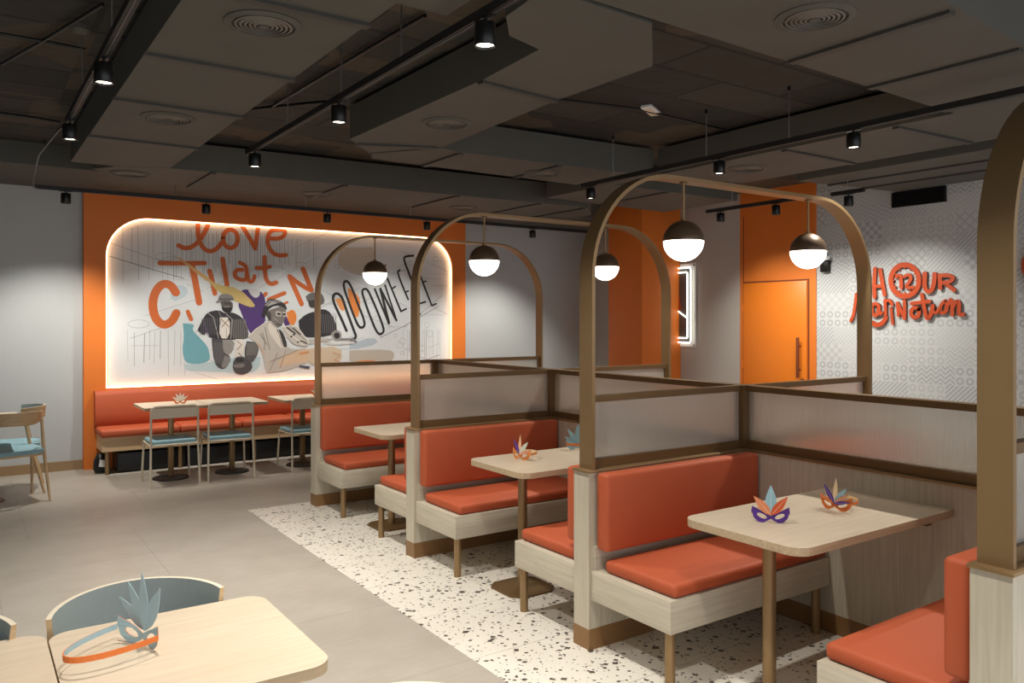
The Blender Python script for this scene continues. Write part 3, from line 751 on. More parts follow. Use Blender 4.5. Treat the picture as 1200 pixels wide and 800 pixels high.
# ---------------------------------------------------------------- paper masks
def leaf_pts(L, w_, n=9):
    P = []
    for i in range(n + 1): f = i / n; P.append((w_ * math.sin(math.pi * f ** .8) * .5, L * f))
    for i in range(n - 1, 0, -1): f = i / n; P.append((-w_ * math.sin(math.pi * f ** .8) * .5, L * f))
    return P
def mask(label, loc, rz, front, back, feathers, sc=1.0, loop=.085, strap=None, outline=None):
    t_ = thing('paper_mask', label, 'paper mask', loc, rz); t_.scale = (sc,) * 3
    fr, bk = flat(front), flat(back)
    half = [(0, .030), (.018, .040), (.045, .052), (.075, .066), (.077, .045), (.068, .018), (.050, .002), (.030, .000), (.012, .010), (0, .018)]
    outer = half + [(-x, z) for x, z in half[-2:0:-1]]
    def eye(s): return [(s * (.036 + .020 * math.cos(a)), .028 + .010 * math.sin(a) + .006 * math.cos(a)) for a in [2 * math.pi * i / 12 for i in range(12)]]
    curve = lambda x: 2.6 * x * x
    MB().holed(outer, [eye(1), eye(-1)], lambda a, b, d: (a, curve(a) + d, b), .0015, fr, bk).build('mask_face', None, t_)
    # strap ring behind
    mb = MB(); R = []
    st, sk = flat(strap or front), bk
    for i in range(21):
        a = math.pi * i / 20; x = .078 * math.cos(a); y = .016 + loop * math.sin(a)
        R.append([mb.bm.verts.new((x * k, .016 + (y - .016) * k, z)) for k, z in ((1, .032), (1, .046), (.985, .046), (.985, .032))])
    for A, B in zip(R, R[1:]):
        for j, m_ in ((0, st), (1, st), (2, sk), (3, st)):
            mb.bm.faces.new((A[j], A[(j + 1) % 4], B[(j + 1) % 4], B[j])).material_index = mb.mi(m_)
    for r_ in (R[0], R[-1]): mb.bm.faces.new(r_)
    mb.build('strap', None, t_)
    for i, (col, ang, L, w_) in enumerate(feathers):
        ca, sa = math.cos(math.radians(ang)), math.sin(math.radians(ang)); y0 = -.003 - .002 * i
        def fn(a, b, d, ca=ca, sa=sa, y0=y0): return (a * ca + b * sa, y0 + d + .25 * b * b, .034 - a * sa + b * ca)
        fp = MB().holed(leaf_pts(L, w_), [], fn, .0012, flat(col)).build('feather', None, t_)
        fp['label'] = 'paper feather'
        lt = tuple(min(255, int(c * .55 + 115)) for c in col)
        MB().holed([(-.0015, .01), (.0015, .01), (.0008, L * .85), (-.0008, L * .85)], [], lambda a, b, d: fn(a, b, d - .0014), .001, flat(lt)).build('feather_rib', None, fp)
    return t_
OR, PU, PB, CR, RD = (222, 118, 50), (84, 44, 140), (150, 188, 200), (236, 206, 160), (208, 86, 40)
mask('purple paper mask with three feathers on the third booth table', (2.79, 2.13, .7505), -.82, PU, CR, [(PB, 0, .125, .046), ((226, 138, 92), -42, .105, .034), (RD, 40, .105, .034)], 1.0, .075)
mask('orange paper mask with a fan of feathers on the third booth table', (3.21, 2.11, .7505), -1.5, OR, CR, [(CR, 4, .115, .022), (PU, -32, .10, .022), (PB, 38, .10, .024), (OR, -68, .08, .018), ((214, 140, 100), 55, .09, .018), (PU, 78, .085, .016)], .98, .13)
mask('small orange paper mask with fanned feathers on the second booth table', (2.80, 3.97, .7505), -1.4, (226, 140, 70), CR, [((240, 190, 150), 2, .12, .024), (PU, -30, .10, .026), ((210, 214, 196), 42, .11, .032), ((232, 160, 130), 72, .10, .02)], 1.0, .11)
mask('pale blue back of a paper mask half hidden by the large arch', (3.34, 4.07, .7505), math.pi - .55, OR, PB, [(PB, 0, .13, .04), (PB, -35, .12, .03), (PB, 35, .12, .03), (PB, 62, .10, .026)], 1.05, .05)
mask('large looking pale blue paper mask with orange strap on the foreground table', (.390, 2.262, .7505), math.radians(117), OR, (170, 196, 206), [((170, 196, 206), 0, .15, .034), ((170, 196, 206), -28, .135, .04), ((170, 196, 206), 28, .13, .036), ((170, 196, 206), 55, .12, .034)], 1.05, .185)
mask('small white and orange paper mask on the left banquette table', (1.83, 8.60, .7505), -.2, OR, CR, [((244, 236, 222), a_, .11, .03) for a_ in (-60, -28, 0, 26, 55)], .82)
mask('small pale paper mask on the banquette table beside the farthest booth', (3.28, 8.58, .7505), -.5, OR, CR, [((244, 236, 222), a_, .11, .03) for a_ in (-60, -28, 0, 26, 55)], .82)

# ---------------------------------------------------------------- printed mural
MY = 9.665
mural = thing('mural', 'backlit printed mural with orange and black lettering and musicians in an orange frame', 'mural', (3.45, MY, 1.8))
box('mural_board', plain('mural_ground', (212, 217, 220), .7, vary=.06, scale=1.2), mural, 1.22, 5.70, MY, MY + .033, .80, 2.80).location = (-3.45, -MY, -1.8)
LAYER = [0]
def mp(crop, x, y):
    ox, oy, s = crop; p = on_y(ox + x / s, oy + y / s, MY); return p.x, p.z
def ribbon(mb, pts, w_, m, depth, cap=True):
    """flat stroke of width w_ (metres) through 2D points"""
    y = MY - depth; n = len(pts)
    if n < 2: return
    L, R = [], []
    for i, p in enumerate(pts):
        a = pts[max(i - 1, 0)]; b = pts[min(i + 1, n - 1)]; dx, dz = b[0] - a[0], b[1] - a[1]; d = math.hypot(dx, dz) or 1
        wx = w_[i] if isinstance(w_, list) else w_
        nx, nz = -dz / d * wx / 2, dx / d * wx / 2
        yy = y - .00002 * i
        L.append(mb.bm.verts.new((p[0] + nx, yy, p[1] + nz))); R.append(mb.bm.verts.new((p[0] - nx, yy, p[1] - nz)))
    k = mb.mi(m)
    for i in range(n - 1): mb.bm.faces.new((L[i], L[i + 1], R[i + 1], R[i])).material_index = k
    if cap:
        for p in (pts[0], pts[-1]):
            wx = (w_[0] if isinstance(w_, list) else w_) / 2
            mb.bm.faces.new([mb.bm.verts.new((p[0] + wx * math.cos(t_), y - .00012, p[1] + wx * math.sin(t_))) for t_ in [math.pi * 2 * q / 10 for q in range(10)]]).material_index = k
def smoothp(pts, it=2):
    for _ in range(it):
        q = [pts[0]]
        for a, b in zip(pts, pts[1:]): q += [(a[0] * .75 + b[0] * .25, a[1] * .75 + b[1] * .25), (a[0] * .25 + b[0] * .75, a[1] * .25 + b[1] * .75)]
        q.append(pts[-1]); pts = q
    return pts
def ell(cx, cy, rx, ry, n=20, a0=0, a1=360): return [(cx + rx * math.cos(math.radians(a0 + (a1 - a0) * i / n)), cy + ry * math.sin(math.radians(a0 + (a1 - a0) * i / n))) for i in range(n + 1)]
def strokes(name, crop, items, wpx, col, depth, par=mural, label=None):
    mb = MB(); m = flat(col)
    for it in items:
        it0 = it; w_ = wpx
        if isinstance(it, tuple) and isinstance(it[0], list): w_ = it[1]; it = it[0]
        pts = [mp(crop, *p) for p in (smoothp(it) if len(it) > 2 else it)]
        s_ = crop[2]; mpp = (on_y(301, 300, MY) - on_y(300, 300, MY)).x * 1.0
        ribbon(mb, pts, w_ / s_ * mpp * 1.12, m, depth + .00035 * items.index(it0))
    o = mb.build(name, None, par); o.location = (-3.45, -MY, -1.8)
    if label: o['label'] = label
    return o
def blob(mb, crop, pts, col, depth, sm=True):
    P = [mp(crop, *p) for p in pts]
    if sm: P = smoothp(P + [P[0]], 1)[:-1]
    tr = tessellate_polygon([[Vector((p[0], p[1], 0)) for p in P]])
    vs = [mb.bm.verts.new((p[0], MY - depth, p[1])) for p in P]
    for t_ in tr:
        try: mb.bm.faces.new([vs[i] for i in t_]).material_index = mb.mi(flat(col))
        except ValueError: pass
C1 = (200, 250, 6.667); C0 = (0, 200, 3.0); C2 = (200, 360, 6.667); C3 = (370, 280, 6.667); CF = (220, 320, 6.667); C4 = (360, 340, 6.667)
ORG = (198, 98, 40)
def pblob(name, crop, pts, col, depth):
    mb = MB(); blob(mb, crop, pts, col, depth); o = mb.build(name, None, mural); o.location = (-3.45, -MY, -1.8)
# faint line drawing behind everything
mb = MB(); g1, g2 = flat((150, 150, 148)), flat((122, 124, 126)); rnd = random.Random(4)
def gl(pts, w_=.004, m=g1, cap=False): ribbon(mb, pts, w_, m, .0006, cap)
for x0, x1, z0, z1, n_, in ((1.45, 2.0, 2.0, 2.66, 7), (1.95, 3.15, 2.05, 2.66, 46), (3.15, 3.7, 2.2, 2.62, 14), (1.5, 2.3, .95, 1.5, 12), (4.9, 5.5, .95, 1.5, 16), (3.9, 4.4, 2.2, 2.5, 8)):
    for i in range(n_):
        x = x0 + (x1 - x0) * (i + rnd.random() * .6) / n_; a = z0 + rnd.random() * .25; gl([(x, a), (x + rnd.uniform(-.01, .01), z1 - rnd.random() * .05)], rnd.choice([.004, .006, .003]), rnd.choice([g1, g2]))
for i in range(60):
    x, z = rnd.uniform(1.35, 5.5), rnd.uniform(.95, 2.6); L = rnd.uniform(.1, .6); a = rnd.choice([-.45, -.35, .35, .5, 0, 0])
    gl([(x, z), (min(5.58, x + L), z + a * (min(5.58, x + L) - x))], .0035, rnd.choice([g1, g1, g2]))
for i in range(26):
    cx, cz = rnd.uniform(3.8, 5.5), rnd.uniform(.98, 2.5); r = rnd.uniform(.02, .05)
    gl([(cx + r * math.cos(q), cz + r * math.sin(q)) for q in [2 * math.pi * k / 10 for k in range(11)]], .004)
for (cx, cz) in ((1.62, 1.56), (1.9, 2.32), (1.98, 2.28)):
    gl([(cx + .11 * math.cos(q), cz + .045 * math.sin(q)) for q in [2 * math.pi * k / 14 for k in range(15)]], .004)
gl([(4.55, 1.37), (4.9, 1.52), (5.45, 1.80)], .008, g2); gl([(4.9, 1.50), (5.5, 1.95)], .005, g2); gl([(4.9, .96), (5.45, 1.12)], .008, g2); gl([(1.33, 2.3), (1.8, 2.16), (2.1, 2.08)], .008, g2); gl([(1.33, 2.45), (2.05, 2.2)], .005)
o = mb.build('line_drawing', None, mural, kind='stuff'); o.location = (-3.45, -MY, -1.8)
# washes
pblob('paint_wash', C2, [(95, 125), (190, 130), (165, 175), (230, 240), (285, 300), (300, 345), (310, 400), (280, 430), (190, 445), (110, 430), (90, 330), (105, 230)], (108, 164, 176), .0012)
pblob('paint_wash', C2, [(100, 445), (230, 440), (700, 360), (700, 470), (620, 520), (300, 500), (120, 500)], (176, 198, 204), .0011)
pblob('paint_wash', C4, [(330, 470), (640, 460), (690, 500), (650, 575), (330, 580)], (184, 178, 166), .0012)
pblob('paint_wash', C4, [(340, 572), (420, 545), (540, 545), (545, 580), (340, 582)], (214, 140, 84), .0014)
pblob('paint_wash', C3, [(190, 60), (330, 70), (480, 60), (400, 300), (250, 260), (170, 200)], (196, 188, 176), .0011)
pblob('paint_wash', C1, [(0, 560), (120, 560), (140, 640), (0, 700)], (186, 200, 208), .0011)
pblob('paint_wash', C4, [(330, 420), (520, 360), (560, 420), (330, 470)], (176, 190, 200), .0011)
# purple and ochre paint
pblob('purple_paint', C1, [(555, 600), (600, 590), (640, 620), (690, 640), (700, 600), (740, 660), (740, 760), (740, 860), (640, 960), (600, 900), (560, 800), (520, 700), (560, 680)], (74, 48, 110), .0020)
pblob('purple_paint', C1, [(600, 585), (690, 590), (700, 640), (660, 665), (620, 630)], (200, 204, 206), .0022)
pblob('purple_paint', C2, [(870, 20), (900, 60), (940, 150), (890, 160)], (74, 48, 110), .0021)
strokes('word_love', C1, [[(62, 250), (100, 272), (160, 268), (215, 225), (265, 150), (290, 95)], [(213, 85), (212, 150), (222, 220), (265, 285), (320, 300), (370, 268), (400, 225)],
    ell(466, 198, 58, 72, 20, 180, 540), [(560, 100), (615, 190), (660, 275)], [(660, 275), (672, 190), (682, 105)],
    [(770, 195), (840, 200), (890, 175), (895, 130), (840, 125), (775, 135), (755, 200), (762, 260), (800, 315), (850, 330), (900, 325)]], 30, ORG, .0026, label='orange handwritten word LOVE')
strokes('word_that', C1, [([(-85, 388), (60, 390), (265, 388)], 30), ([(165, 400), (190, 520), (222, 695)], 42), ([(303, 450), (318, 500), (345, 625)], 32), ([(405, 355), (425, 470), (440, 560)], 32),
    [(540, 385), (590, 410), (595, 470), (590, 520), (540, 520), (495, 490), (510, 440), (560, 440)], [(595, 470), (605, 530), (640, 535), (655, 490)], ([(733, 340), (735, 450), (745, 520), (780, 555), (825, 540)], 30), [(670, 425), (730, 428), (775, 415)]], 28, ORG, .0026, label='orange handwritten word THAT')
strokes('printed_letter', C0, [([(618, 428), (600, 400), (570, 396), (545, 425), (535, 470), (545, 520), (575, 545), (605, 530), (620, 500)], 24)], 16, ORG, .0018, label='orange letter C')
strokes('printed_letter', C0, [([(660, 495), (672, 522)], 12)], 12, ORG, .0018)
strokes('printed_letter', C0, [([(945, 452), (1000, 430)], 13)], 13, ORG, .0018)
strokes('printed_letter', C0, [([(915, 450), (935, 432)], 12)], 12, ORG, .0018)
strokes('printed_letter', C0, [([(985, 475), (1010, 462)], 8)], 8, ORG, .0018)
strokes('printed_letter', C0, [([(1018, 372), (1060, 468)], 16), ([(1018, 372), (1070, 410), (1095, 420)], 14), ([(1065, 345), (1095, 420)], 16)], 16, ORG, .0018, label='orange letter N')
strokes('word_oooweeee', C3, [([(240, 715), (190, 600), (140, 500), (132, 440), (165, 420), (205, 450), (240, 560), (300, 720), (318, 770), (280, 785)], 20),
    ([(345, 690), (375, 690), (385, 650), (330, 510), (275, 365), (245, 325), (218, 335), (218, 380), (260, 500), (320, 660), (345, 690)], 18),
    ([(500, 745), (530, 730), (530, 690), (480, 560), (410, 400), (385, 385), (360, 400), (370, 450), (430, 620), (475, 725), (500, 745)], 17),
    ([(460, 390), (570, 655)], 16), ([(570, 655), (505, 390)], 22), ([(510, 400), (630, 635)], 18), ([(630, 635), (540, 360)], 14),
    ([(560, 310), (665, 565)], 15), ([(665, 565), (705, 545)], 14), ([(600, 385), (620, 370)], 13), ([(545, 205), (515, 220)], 12),
    ([(655, 243), (632, 258), (720, 470)], 15), ([(700, 415), (722, 405)], 13),
    ([(760, 130), (700, 135), (682, 155), (740, 300), (808, 505)], 17), ([(808, 505), (855, 490)], 14), ([(785, 600), (812, 588)], 18),
    ([(800, 250), (905, 520)], 15), ([(905, 520), (940, 505)], 14), ([(835, 335), (860, 330)], 12)], 18, (34, 34, 36), .0030, label='tall slanted black word OOOWEEEE')
pblob('brush_stroke', C3, [(250, 380), (300, 410), (350, 470), (340, 560), (330, 620), (290, 590), (265, 540)], (222, 134, 62), .0024)
pblob('brush_stroke', C3, [(150, 470), (200, 460), (240, 540), (200, 570)], (222, 150, 92), .0023)
pblob('brush_stroke', C2, [(905, 40), (960, 10), (990, 80), (960, 150), (920, 120)], (224, 132, 60), .0023)
pblob('brush_stroke', C0, [(715, 370), (760, 400), (840, 412), (898, 470), (890, 482), (850, 470), (770, 430)], (200, 176, 112), .0046)
pblob('brush_stroke', C0, [(615, 300), (640, 310), (760, 395), (740, 400)], (208, 168, 110), .0044)
# four printed musicians
K1, K2, K3, K4, WH = (46, 44, 50), (84, 82, 84), (128, 126, 124), (168, 164, 160), (214, 208, 200)
def figure(lbl, parts, lines, base):
    mb = MB()
    for i, (pts, col) in enumerate(parts): blob(mb, CF, pts, col, base + .0003 * i)
    for i, (pts, w_, col) in enumerate(lines):
        ribbon(mb, [mp(CF, *p) for p in pts], w_ / 6.667 * .0108, flat(col), base + .0003 * len(parts) + .0001 * (i % 5), cap=False)
    o = mb.build('printed_musician', None, mural); o.location = (-3.45, -MY, -1.8); o['label'] = lbl
st = lambda x0, x1, y0, y1, n_, c_, sl_=0: [([(x0 + (x1 - x0) * i / n_, y0), (x0 + (x1 - x0) * i / n_ + sl_, y1)], 4, c_) for i in range(n_ + 1)]
figure('upside-down mirrored musician in dark jacket at the lower edge', [
    ([(185, 510), (295, 515), (275, 600), (345, 665), (300, 740), (255, 752), (205, 700)], (72, 70, 72)), ([(270, 520), (370, 520), (350, 620), (300, 640), (275, 600)], (140, 136, 132)),
    ([(290, 640), (345, 665), (300, 735), (255, 740)], K3), ([(370, 515), (445, 515), (435, 660), (365, 670)], WH), ([(460, 530), (545, 540), (555, 620), (500, 710), (450, 690), (440, 610)], K2),
    ([(355, 690), (380, 650), (440, 650), (500, 700), (505, 750), (450, 792), (380, 790), (350, 750)], (74, 72, 74)), ([(375, 665), (430, 660), (440, 690), (380, 695)], (44, 42, 44)), ([(355, 715), (440, 700), (445, 735), (360, 740)], (120, 116, 114))],
    st(205, 270, 540, 700, 6, (110, 108, 108), 10) + st(470, 540, 545, 640, 6, (136, 132, 128), -10) + [([(385, 530), (420, 560), (380, 600)], 5, K2), ([(395, 620), (420, 650)], 5, K1)], .0048)
figure('musician in grey hat and dark striped jacket with patterned white shirt', [
    ([(75, 445), (110, 370), (150, 305), (240, 285), (300, 320), (340, 300), (420, 340), (460, 400), (480, 500), (420, 520), (180, 515), (150, 455), (125, 490)], K1),
    ([(250, 345), (330, 345), (325, 510), (245, 510)], WH), ([(340, 370), (430, 350), (460, 440), (450, 510), (340, 515)], (62, 60, 62)),
    ([(252, 215), (350, 215), (352, 285), (315, 315), (270, 290)], (88, 82, 78)), ([(262, 265), (310, 270), (345, 262), (340, 305), (310, 316), (272, 295)], (30, 28, 30)),
    ([(215, 228), (238, 208), (245, 168), (300, 160), (345, 172), (362, 205), (350, 215), (290, 212), (228, 236)], K3), ([(240, 196), (355, 196), (358, 208), (236, 212)], (92, 90, 90))],
    st(110, 230, 350, 480, 8, (96, 92, 100), -6) + st(350, 450, 360, 510, 7, (130, 126, 122), 6) + [([(150, 305), (200, 345), (240, 510)], 5, K4), ([(300, 320), (345, 360), (335, 512)], 5, K4), ([(430, 350), (465, 430), (470, 500)], 5, K3), ([(120, 375), (170, 500)], 5, (110, 80, 130)), ([(285, 262), (325, 262)], 6, (150, 140, 132)), ([(262, 360), (320, 420)], 5, (120, 84, 50)), ([(318, 360), (265, 420)], 5, (120, 84, 50)), ([(300, 430), (300, 500)], 4, K3), ([(285, 238), (340, 240)], 6, (40, 36, 36)), ([(240, 300), (262, 345), (250, 400)], 5, K3)], .0056)
figure('musician with hat and round glasses in a light jacket playing a trumpet', [
    ([(470, 495), (520, 440), (600, 385), (640, 370), (700, 440), (760, 570), (830, 600), (945, 575), (950, 690), (880, 720), (760, 760), (640, 778), (610, 770), (590, 650), (550, 560)], (186, 180, 172)),
    ([(850, 600), (945, 580), (948, 700), (860, 700), (700, 740), (720, 660)], (206, 180, 152)), ([(940, 590), (1200, 565), (1200, 700), (1010, 715), (940, 705)], (204, 186, 162)),
    ([(680, 440), (735, 440), (782, 570), (748, 582), (700, 500)], (58, 54, 54)), ([(640, 370), (700, 440), (745, 600), (700, 560), (620, 440)], (212, 206, 196)),
    ([(735, 420), (800, 400), (850, 410), (950, 540), (930, 575), (830, 560), (790, 520)], (196, 190, 182)),
    ([(610, 300), (640, 285), (750, 250), (770, 310), (755, 370), (725, 415), (690, 430), (640, 385)], (118, 112, 108)), ([(610, 300), (650, 300), (650, 380), (625, 360)], (70, 66, 64)),
    ([(575, 330), (590, 290), (605, 225), (650, 192), (740, 225), (770, 260), (772, 295), (740, 260), (680, 250), (620, 290), (605, 348)], (40, 38, 42)), ([(600, 250), (650, 200), (735, 228), (690, 235), (615, 262)], K4)],
    [([(478, 492), (525, 440), (600, 388), (640, 370)], 6, WH), ([(640, 372), (705, 440), (748, 585)], 5, WH), ([(735, 420), (850, 412), (950, 545)], 5, (236, 232, 226)), ([(760, 440), (900, 560)], 5, (236, 232, 226)), ([(790, 410), (925, 530)], 4, (90, 88, 86)), ([(580, 460), (600, 520), (596, 600)], 6, (140, 134, 128)), ([(700, 620), (640, 760)], 6, (150, 142, 132)), ([(765, 600), (720, 740)], 6, (150, 142, 132)), ([(608, 258), (655, 212), (730, 236)], 7, (60, 58, 60)), ([(632, 330), (640, 372)], 7, (40, 38, 40)), ([(665, 345), (700, 372)], 6, (160, 152, 146)), ([(690, 300), (725, 305), (725, 335), (690, 330), (690, 300)], 7, WH), ([(738, 305), (768, 310), (765, 335), (740, 335)], 7, WH), ([(700, 318), (722, 320)], 14, (50, 46, 46)), ([(745, 320), (762, 322)], 14, (50, 46, 46)),
     ([(770, 420), (835, 470)], 12, (50, 48, 50)), ([(800, 500), (840, 470)], 12, (50, 48, 50)), ([(820, 425), (880, 480)], 8, (60, 58, 60)), ([(850, 540), (890, 530), (930, 550)], 10, (50, 48, 50)), ([(690, 395), (735, 405)], 6, (60, 56, 54)),
     ([(560, 470), (620, 560)], 6, (120, 116, 110)), ([(600, 420), (640, 600)], 5, (130, 126, 120)), ([(540, 540), (600, 640)], 5, (214, 160, 110)), ([(640, 690), (860, 600)], 5, (150, 140, 128)), ([(870, 725), (950, 738)], 16, (70, 72, 92)), ([(870, 630), (945, 615)], 14, (208, 140, 90)), ([(1130, 620), (1190, 640), (1140, 680), (1190, 690)], 7, (190, 130, 80))], .0080)
figure('musician with hat in dark striped jacket behind a horn, crossed by the farthest arch', [
    ([(865, 370), (920, 320), (985, 300), (1060, 275), (1120, 310), (1170, 430), (1130, 480), (1040, 500), (900, 500), (870, 440)], (44, 42, 48)),
    ([(985, 258), (1030, 255), (1020, 300), (990, 340)], (214, 206, 196)), ([(920, 180), (960, 150), (1040, 150), (1068, 200), (1062, 240), (1030, 252), (1020, 210), (960, 240), (930, 220)], (104, 100, 100)), ([(940, 215), (1010, 205), (1020, 250), (980, 275), (945, 260)], (60, 56, 54)),
    ([(1120, 470), (1145, 445), (1180, 445), (1200, 470), (1200, 510), (1175, 530), (1140, 520)], (150, 146, 142)), ([(1140, 475), (1165, 460), (1188, 475), (1185, 505), (1160, 515), (1142, 500)], (40, 38, 42)),
    ([(940, 520), (1130, 500), (1130, 522), (1000, 545), (940, 560)], (180, 176, 172)), ([(1060, 545), (1290, 540), (1300, 552), (1120, 562)], (206, 202, 198))],
    st(1010, 1150, 320, 470, 9, (110, 108, 108), 14) + [([(1000, 505), (1060, 490)], 6, (60, 58, 60)), ([(1190, 515), (1290, 515), (1320, 540)], 16, (130, 128, 128))], .0066)

# ---------------------------------------------------------------- raised wall sign
SX = XR - .03
sign = thing('wall_sign', 'raised orange lettering reading 12 HOUR MARINATION on the patterned wall', 'wall sign', (SX, 4.5, 1.9))
CS = (980, 290, 7.059)
def sp2(x, y): p = on_x(CS[0] + x / CS[2], CS[1] + y / CS[2], XR - .02); return p.y, p.z
def letter(name, items, wpx, par=sign, f=sp2, L=(-SX, -4.5, -1.9)):
    mb = MB()
    for it in items:
        w_ = wpx
        if isinstance(it, tuple): it, w_ = it
        P = [f(*p) for p in (smoothp(it) if len(it) > 2 else it)]; n = len(P); hw = w_ / 7.059 * .0094 / 2
        A = []; B = []
        for i, p in enumerate(P):
            a = P[max(i - 1, 0)]; b = P[min(i + 1, n - 1)]; dx, dz = b[0] - a[0], b[1] - a[1]; d = math.hypot(dx, dz) or 1
            A.append((p[0] - dz / d * hw, p[1] + dx / d * hw)); B.append((p[0] + dz / d * hw, p[1] - dx / d * hw))
        poly = [A, B]
        LAYER[0] = (LAYER[0] + 1) % 9; x0, x1 = XR - .034 - .0007 * LAYER[0], XR - .012
        rows = [[mb.bm.verts.new((x0, *a)), mb.bm.verts.new((x0, *b)), mb.bm.verts.new((x1, *b)), mb.bm.verts.new((x1, *a))] for a, b in zip(A, B)]
        for r0, r1 in zip(rows, rows[1:]):
            for j in range(4): mb.bm.faces.new((r0[j], r0[(j + 1) % 4], r1[(j + 1) % 4], r1[j])).material_index = mb.mi(M['sign'] if j == 0 else M['sign_side'])
        for r_ in (rows[0], rows[-1]): mb.bm.faces.new(r_)
        for p in (P[0], P[-1]):
            c_ = [(p[0] + hw * math.cos(q), p[1] + hw * math.sin(q)) for q in [2 * math.pi * k / 10 for k in range(10)]]
            mb.prism(c_, x0 - .0003, x1, M['sign'], M['sign_side'], axis=0)
    o = mb.build(name, None, par); o.location = L; return o
letter('letter_h', [[(325, 175), (318, 300), (322, 410)], [(368, 185), (385, 290), (405, 390)], ([(320, 322), (385, 318)], 26)], 32)
# clock ring letter O with teeth
def ring_letter(cx, cy, f, par, L):
    mb = MB(); outer = [f(cx + 136 * math.cos(a), cy + 150 * math.sin(a)) for a in [2 * math.pi * i / 40 for i in range(40)]]
    inner = [f(cx + (96 if i % 2 else 82) * math.cos(a), cy + (108 if i % 2 else 92) * math.sin(a)) for i, a in enumerate([2 * math.pi * i / 48 for i in range(48)])]
    inner = []
    for i in range(12):
        for da, k in ((-11, 1.0), (-4, 1.0), (0, .84), (4, 1.0), (11, 1.0)):
            a = math.radians(30 * i + da); inner.append(f(cx + 98 * k * math.cos(a), cy + 110 * k * math.sin(a)))
    mb.holed(outer, [inner], lambda a, b, d: (XR - .034 + d, a, b), .022, M['sign'], M['sign_side'])
    o = mb.build('clock_ring', None, par); o.location = L
ring_letter(572, 272, sp2, sign, (-SX, -4.5, -1.9))
letter('number_12', [([(505, 240), (540, 225), (545, 330)], 30), [(570, 240), (600, 222), (628, 240), (615, 280), (575, 330), (640, 330)]], 26)
letter('letter_u', [[(740, 215), (735, 320), (755, 365), (795, 360), (815, 300), (820, 220)]], 34)
letter('letter_r', [[(862, 228), (868, 335)], [(862, 235), (930, 225), (980, 250), (950, 285), (880, 292)], [(900, 290), (980, 352)]], 30)
letter('letter_m', [[(125, 605), (150, 560), (172, 385)], [(172, 385), (195, 480), (205, 540)], [(205, 540), (225, 470), (245, 400)], [(245, 400), (262, 480), (270, 560)]], 26)
letter('letter_a', [[(345, 470), (315, 460), (298, 500), (310, 560), (350, 560), (358, 480)], [(358, 480), (362, 550), (380, 540)]], 28)
letter('letter_r', [[(410, 435), (415, 555)], [(412, 440), (450, 435), (470, 470)], ([(300, 620), (340, 645), (390, 625), (415, 580)], 36)], 26)
letter('letter_i', [[(458, 500), (472, 630)]], 22)
letter('letter_n', [[(512, 460), (520, 560)], [(515, 465), (570, 585)], [(570, 440), (572, 585)]], 26)
letter('letter_a', [[(690, 510), (650, 490), (620, 530), (640, 580), (690, 570), (690, 510)]], 30)
letter('letter_t', [[(715, 390), (735, 500), (755, 600), (790, 560), (805, 480)], ([(630, 462), (780, 445)], 28)], 30)
letter('letter_i', [[(800, 480), (805, 530), (835, 545), (860, 500)]], 24)
letter('letter_o', [[(905, 440), (870, 470), (860, 530), (890, 545), (925, 510), (915, 450)], [(915, 500), (950, 430)]], 26)
letter('letter_n', [[(965, 445), (965, 555)], [(965, 500), (1000, 440), (1025, 450), (1015, 560), (1058, 552)]], 28)
s2 = thing('wall_sign', 'edge of a second raised orange round sign at the right border', 'wall sign', (SX, 3.2, 2.0))
def sp3(x, y): return sp2(x, y)
ring_letter(1672, 150, sp3, s2, (-SX, -3.2, -2.0))

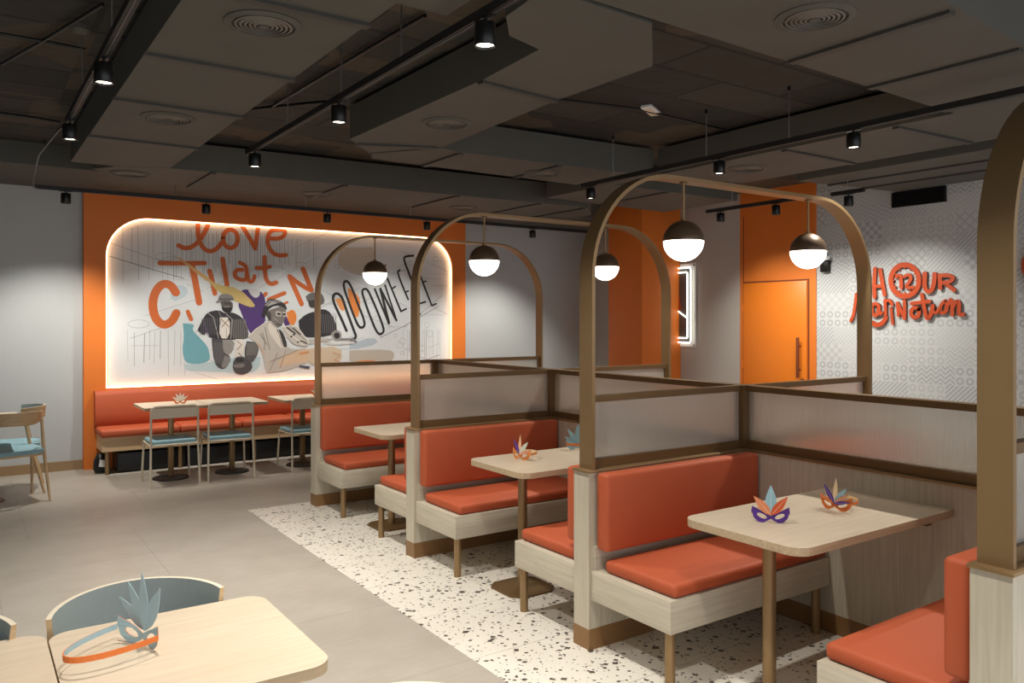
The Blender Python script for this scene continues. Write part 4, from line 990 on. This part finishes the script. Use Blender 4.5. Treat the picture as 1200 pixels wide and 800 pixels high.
# vent grille
vg = thing('vent_grille', 'black slatted vent grille high on the patterned wall', 'vent grille', (XR, 4.36, 2.87))
Lv = (-XR, -4.36, -2.87)
MB().holed([(4.08, 2.785), (4.64, 2.785), (4.64, 2.945), (4.08, 2.945)], [[(4.10, 2.80), (4.62, 2.80), (4.62, 2.93), (4.10, 2.93)]], lambda a, b, d: (XR - .03 + d, a, b), .03, M['black']).build('frame', None, vg).location = Lv
for i in range(6):
    z = 2.808 + i * .022
    MB().prism([(XR - .027, z), (XR - .004, z + .012), (XR - .004, z + .015), (XR - .027, z + .003)], 4.10, 4.62, axis=1).build('slat', M['black'], vg).location = Lv
box('backing', M['black_soft'], vg, XR - .003, XR - .001, 4.10, 4.62, 2.80, 2.93).location = Lv
em = thing('emergency_spotlight', 'small black twin-head emergency light on the wall behind the right globe', 'emergency light', (XR - .03, 5.42, 2.28))
MB().box(-.03, .0295, -.05, .05, -.13, .0, bev=.006).build('battery_box', M['black'], em, smooth=40)
for s in (-1, 1):
    MB().lathe([(0, -.03), (.035, -.03), (.04, .01), (0, .012)], c=(-.05, s * .045, .03), n=14).build('lamp_head', M['white_pl'], em, smooth=40)

# neon framed picture beside the pillar
nn = thing('neon_sign', 'framed panel with white neon border half hidden by the orange pillar', 'neon sign', (XR, 7.8, 1.8))
Ln = (-XR, -7.8, -1.8); ny0, ny1, nz0, nz1 = 7.38, 8.45, 1.24, 2.37
box('acrylic_panel', M['art_board'], nn, XR - .035, XR - .02, ny0 + .06, ny1, nz0 + .06, nz1 - .06).location = Ln
box('clear_backing', M['white_pl'], nn, XR - .015, XR - .002, ny0, ny1, nz0, nz1).location = Ln
for d in (.06, .12):
    q = rrect(ny0 + d, ny1 - d, nz0 + d, nz1 - d, .02, 3)
    MB().tube([(XR - .045, a, b) for a, b in q], .009, n=8, closed=True).build('neon_tube', M['neon'], nn, smooth=60).location = Ln
MB().tube([(XR - .045, 7.52, 1.64), (XR - .045, 7.66, 1.72), (XR - .045, 7.9, 1.70)], .008, n=8).build('neon_tube', M['neon'], nn, smooth=60).location = Ln
MB().prism([(7.62, 1.74), (7.70, 1.76), (7.95, 1.9), (7.92, 2.1), (7.66, 1.98)], XR - .040, XR - .0352, M['sign'], axis=0).build('printed_shape', None, nn).location = Ln
for a in (ny0 + .025,):
    for b in (nz0 + .03, nz1 - .03):
        MB().tube([(XR - .024, a, b), (XR - .002, a, b)], .012, n=12).build('standoff', M['steel'], nn, smooth=40).location = Ln
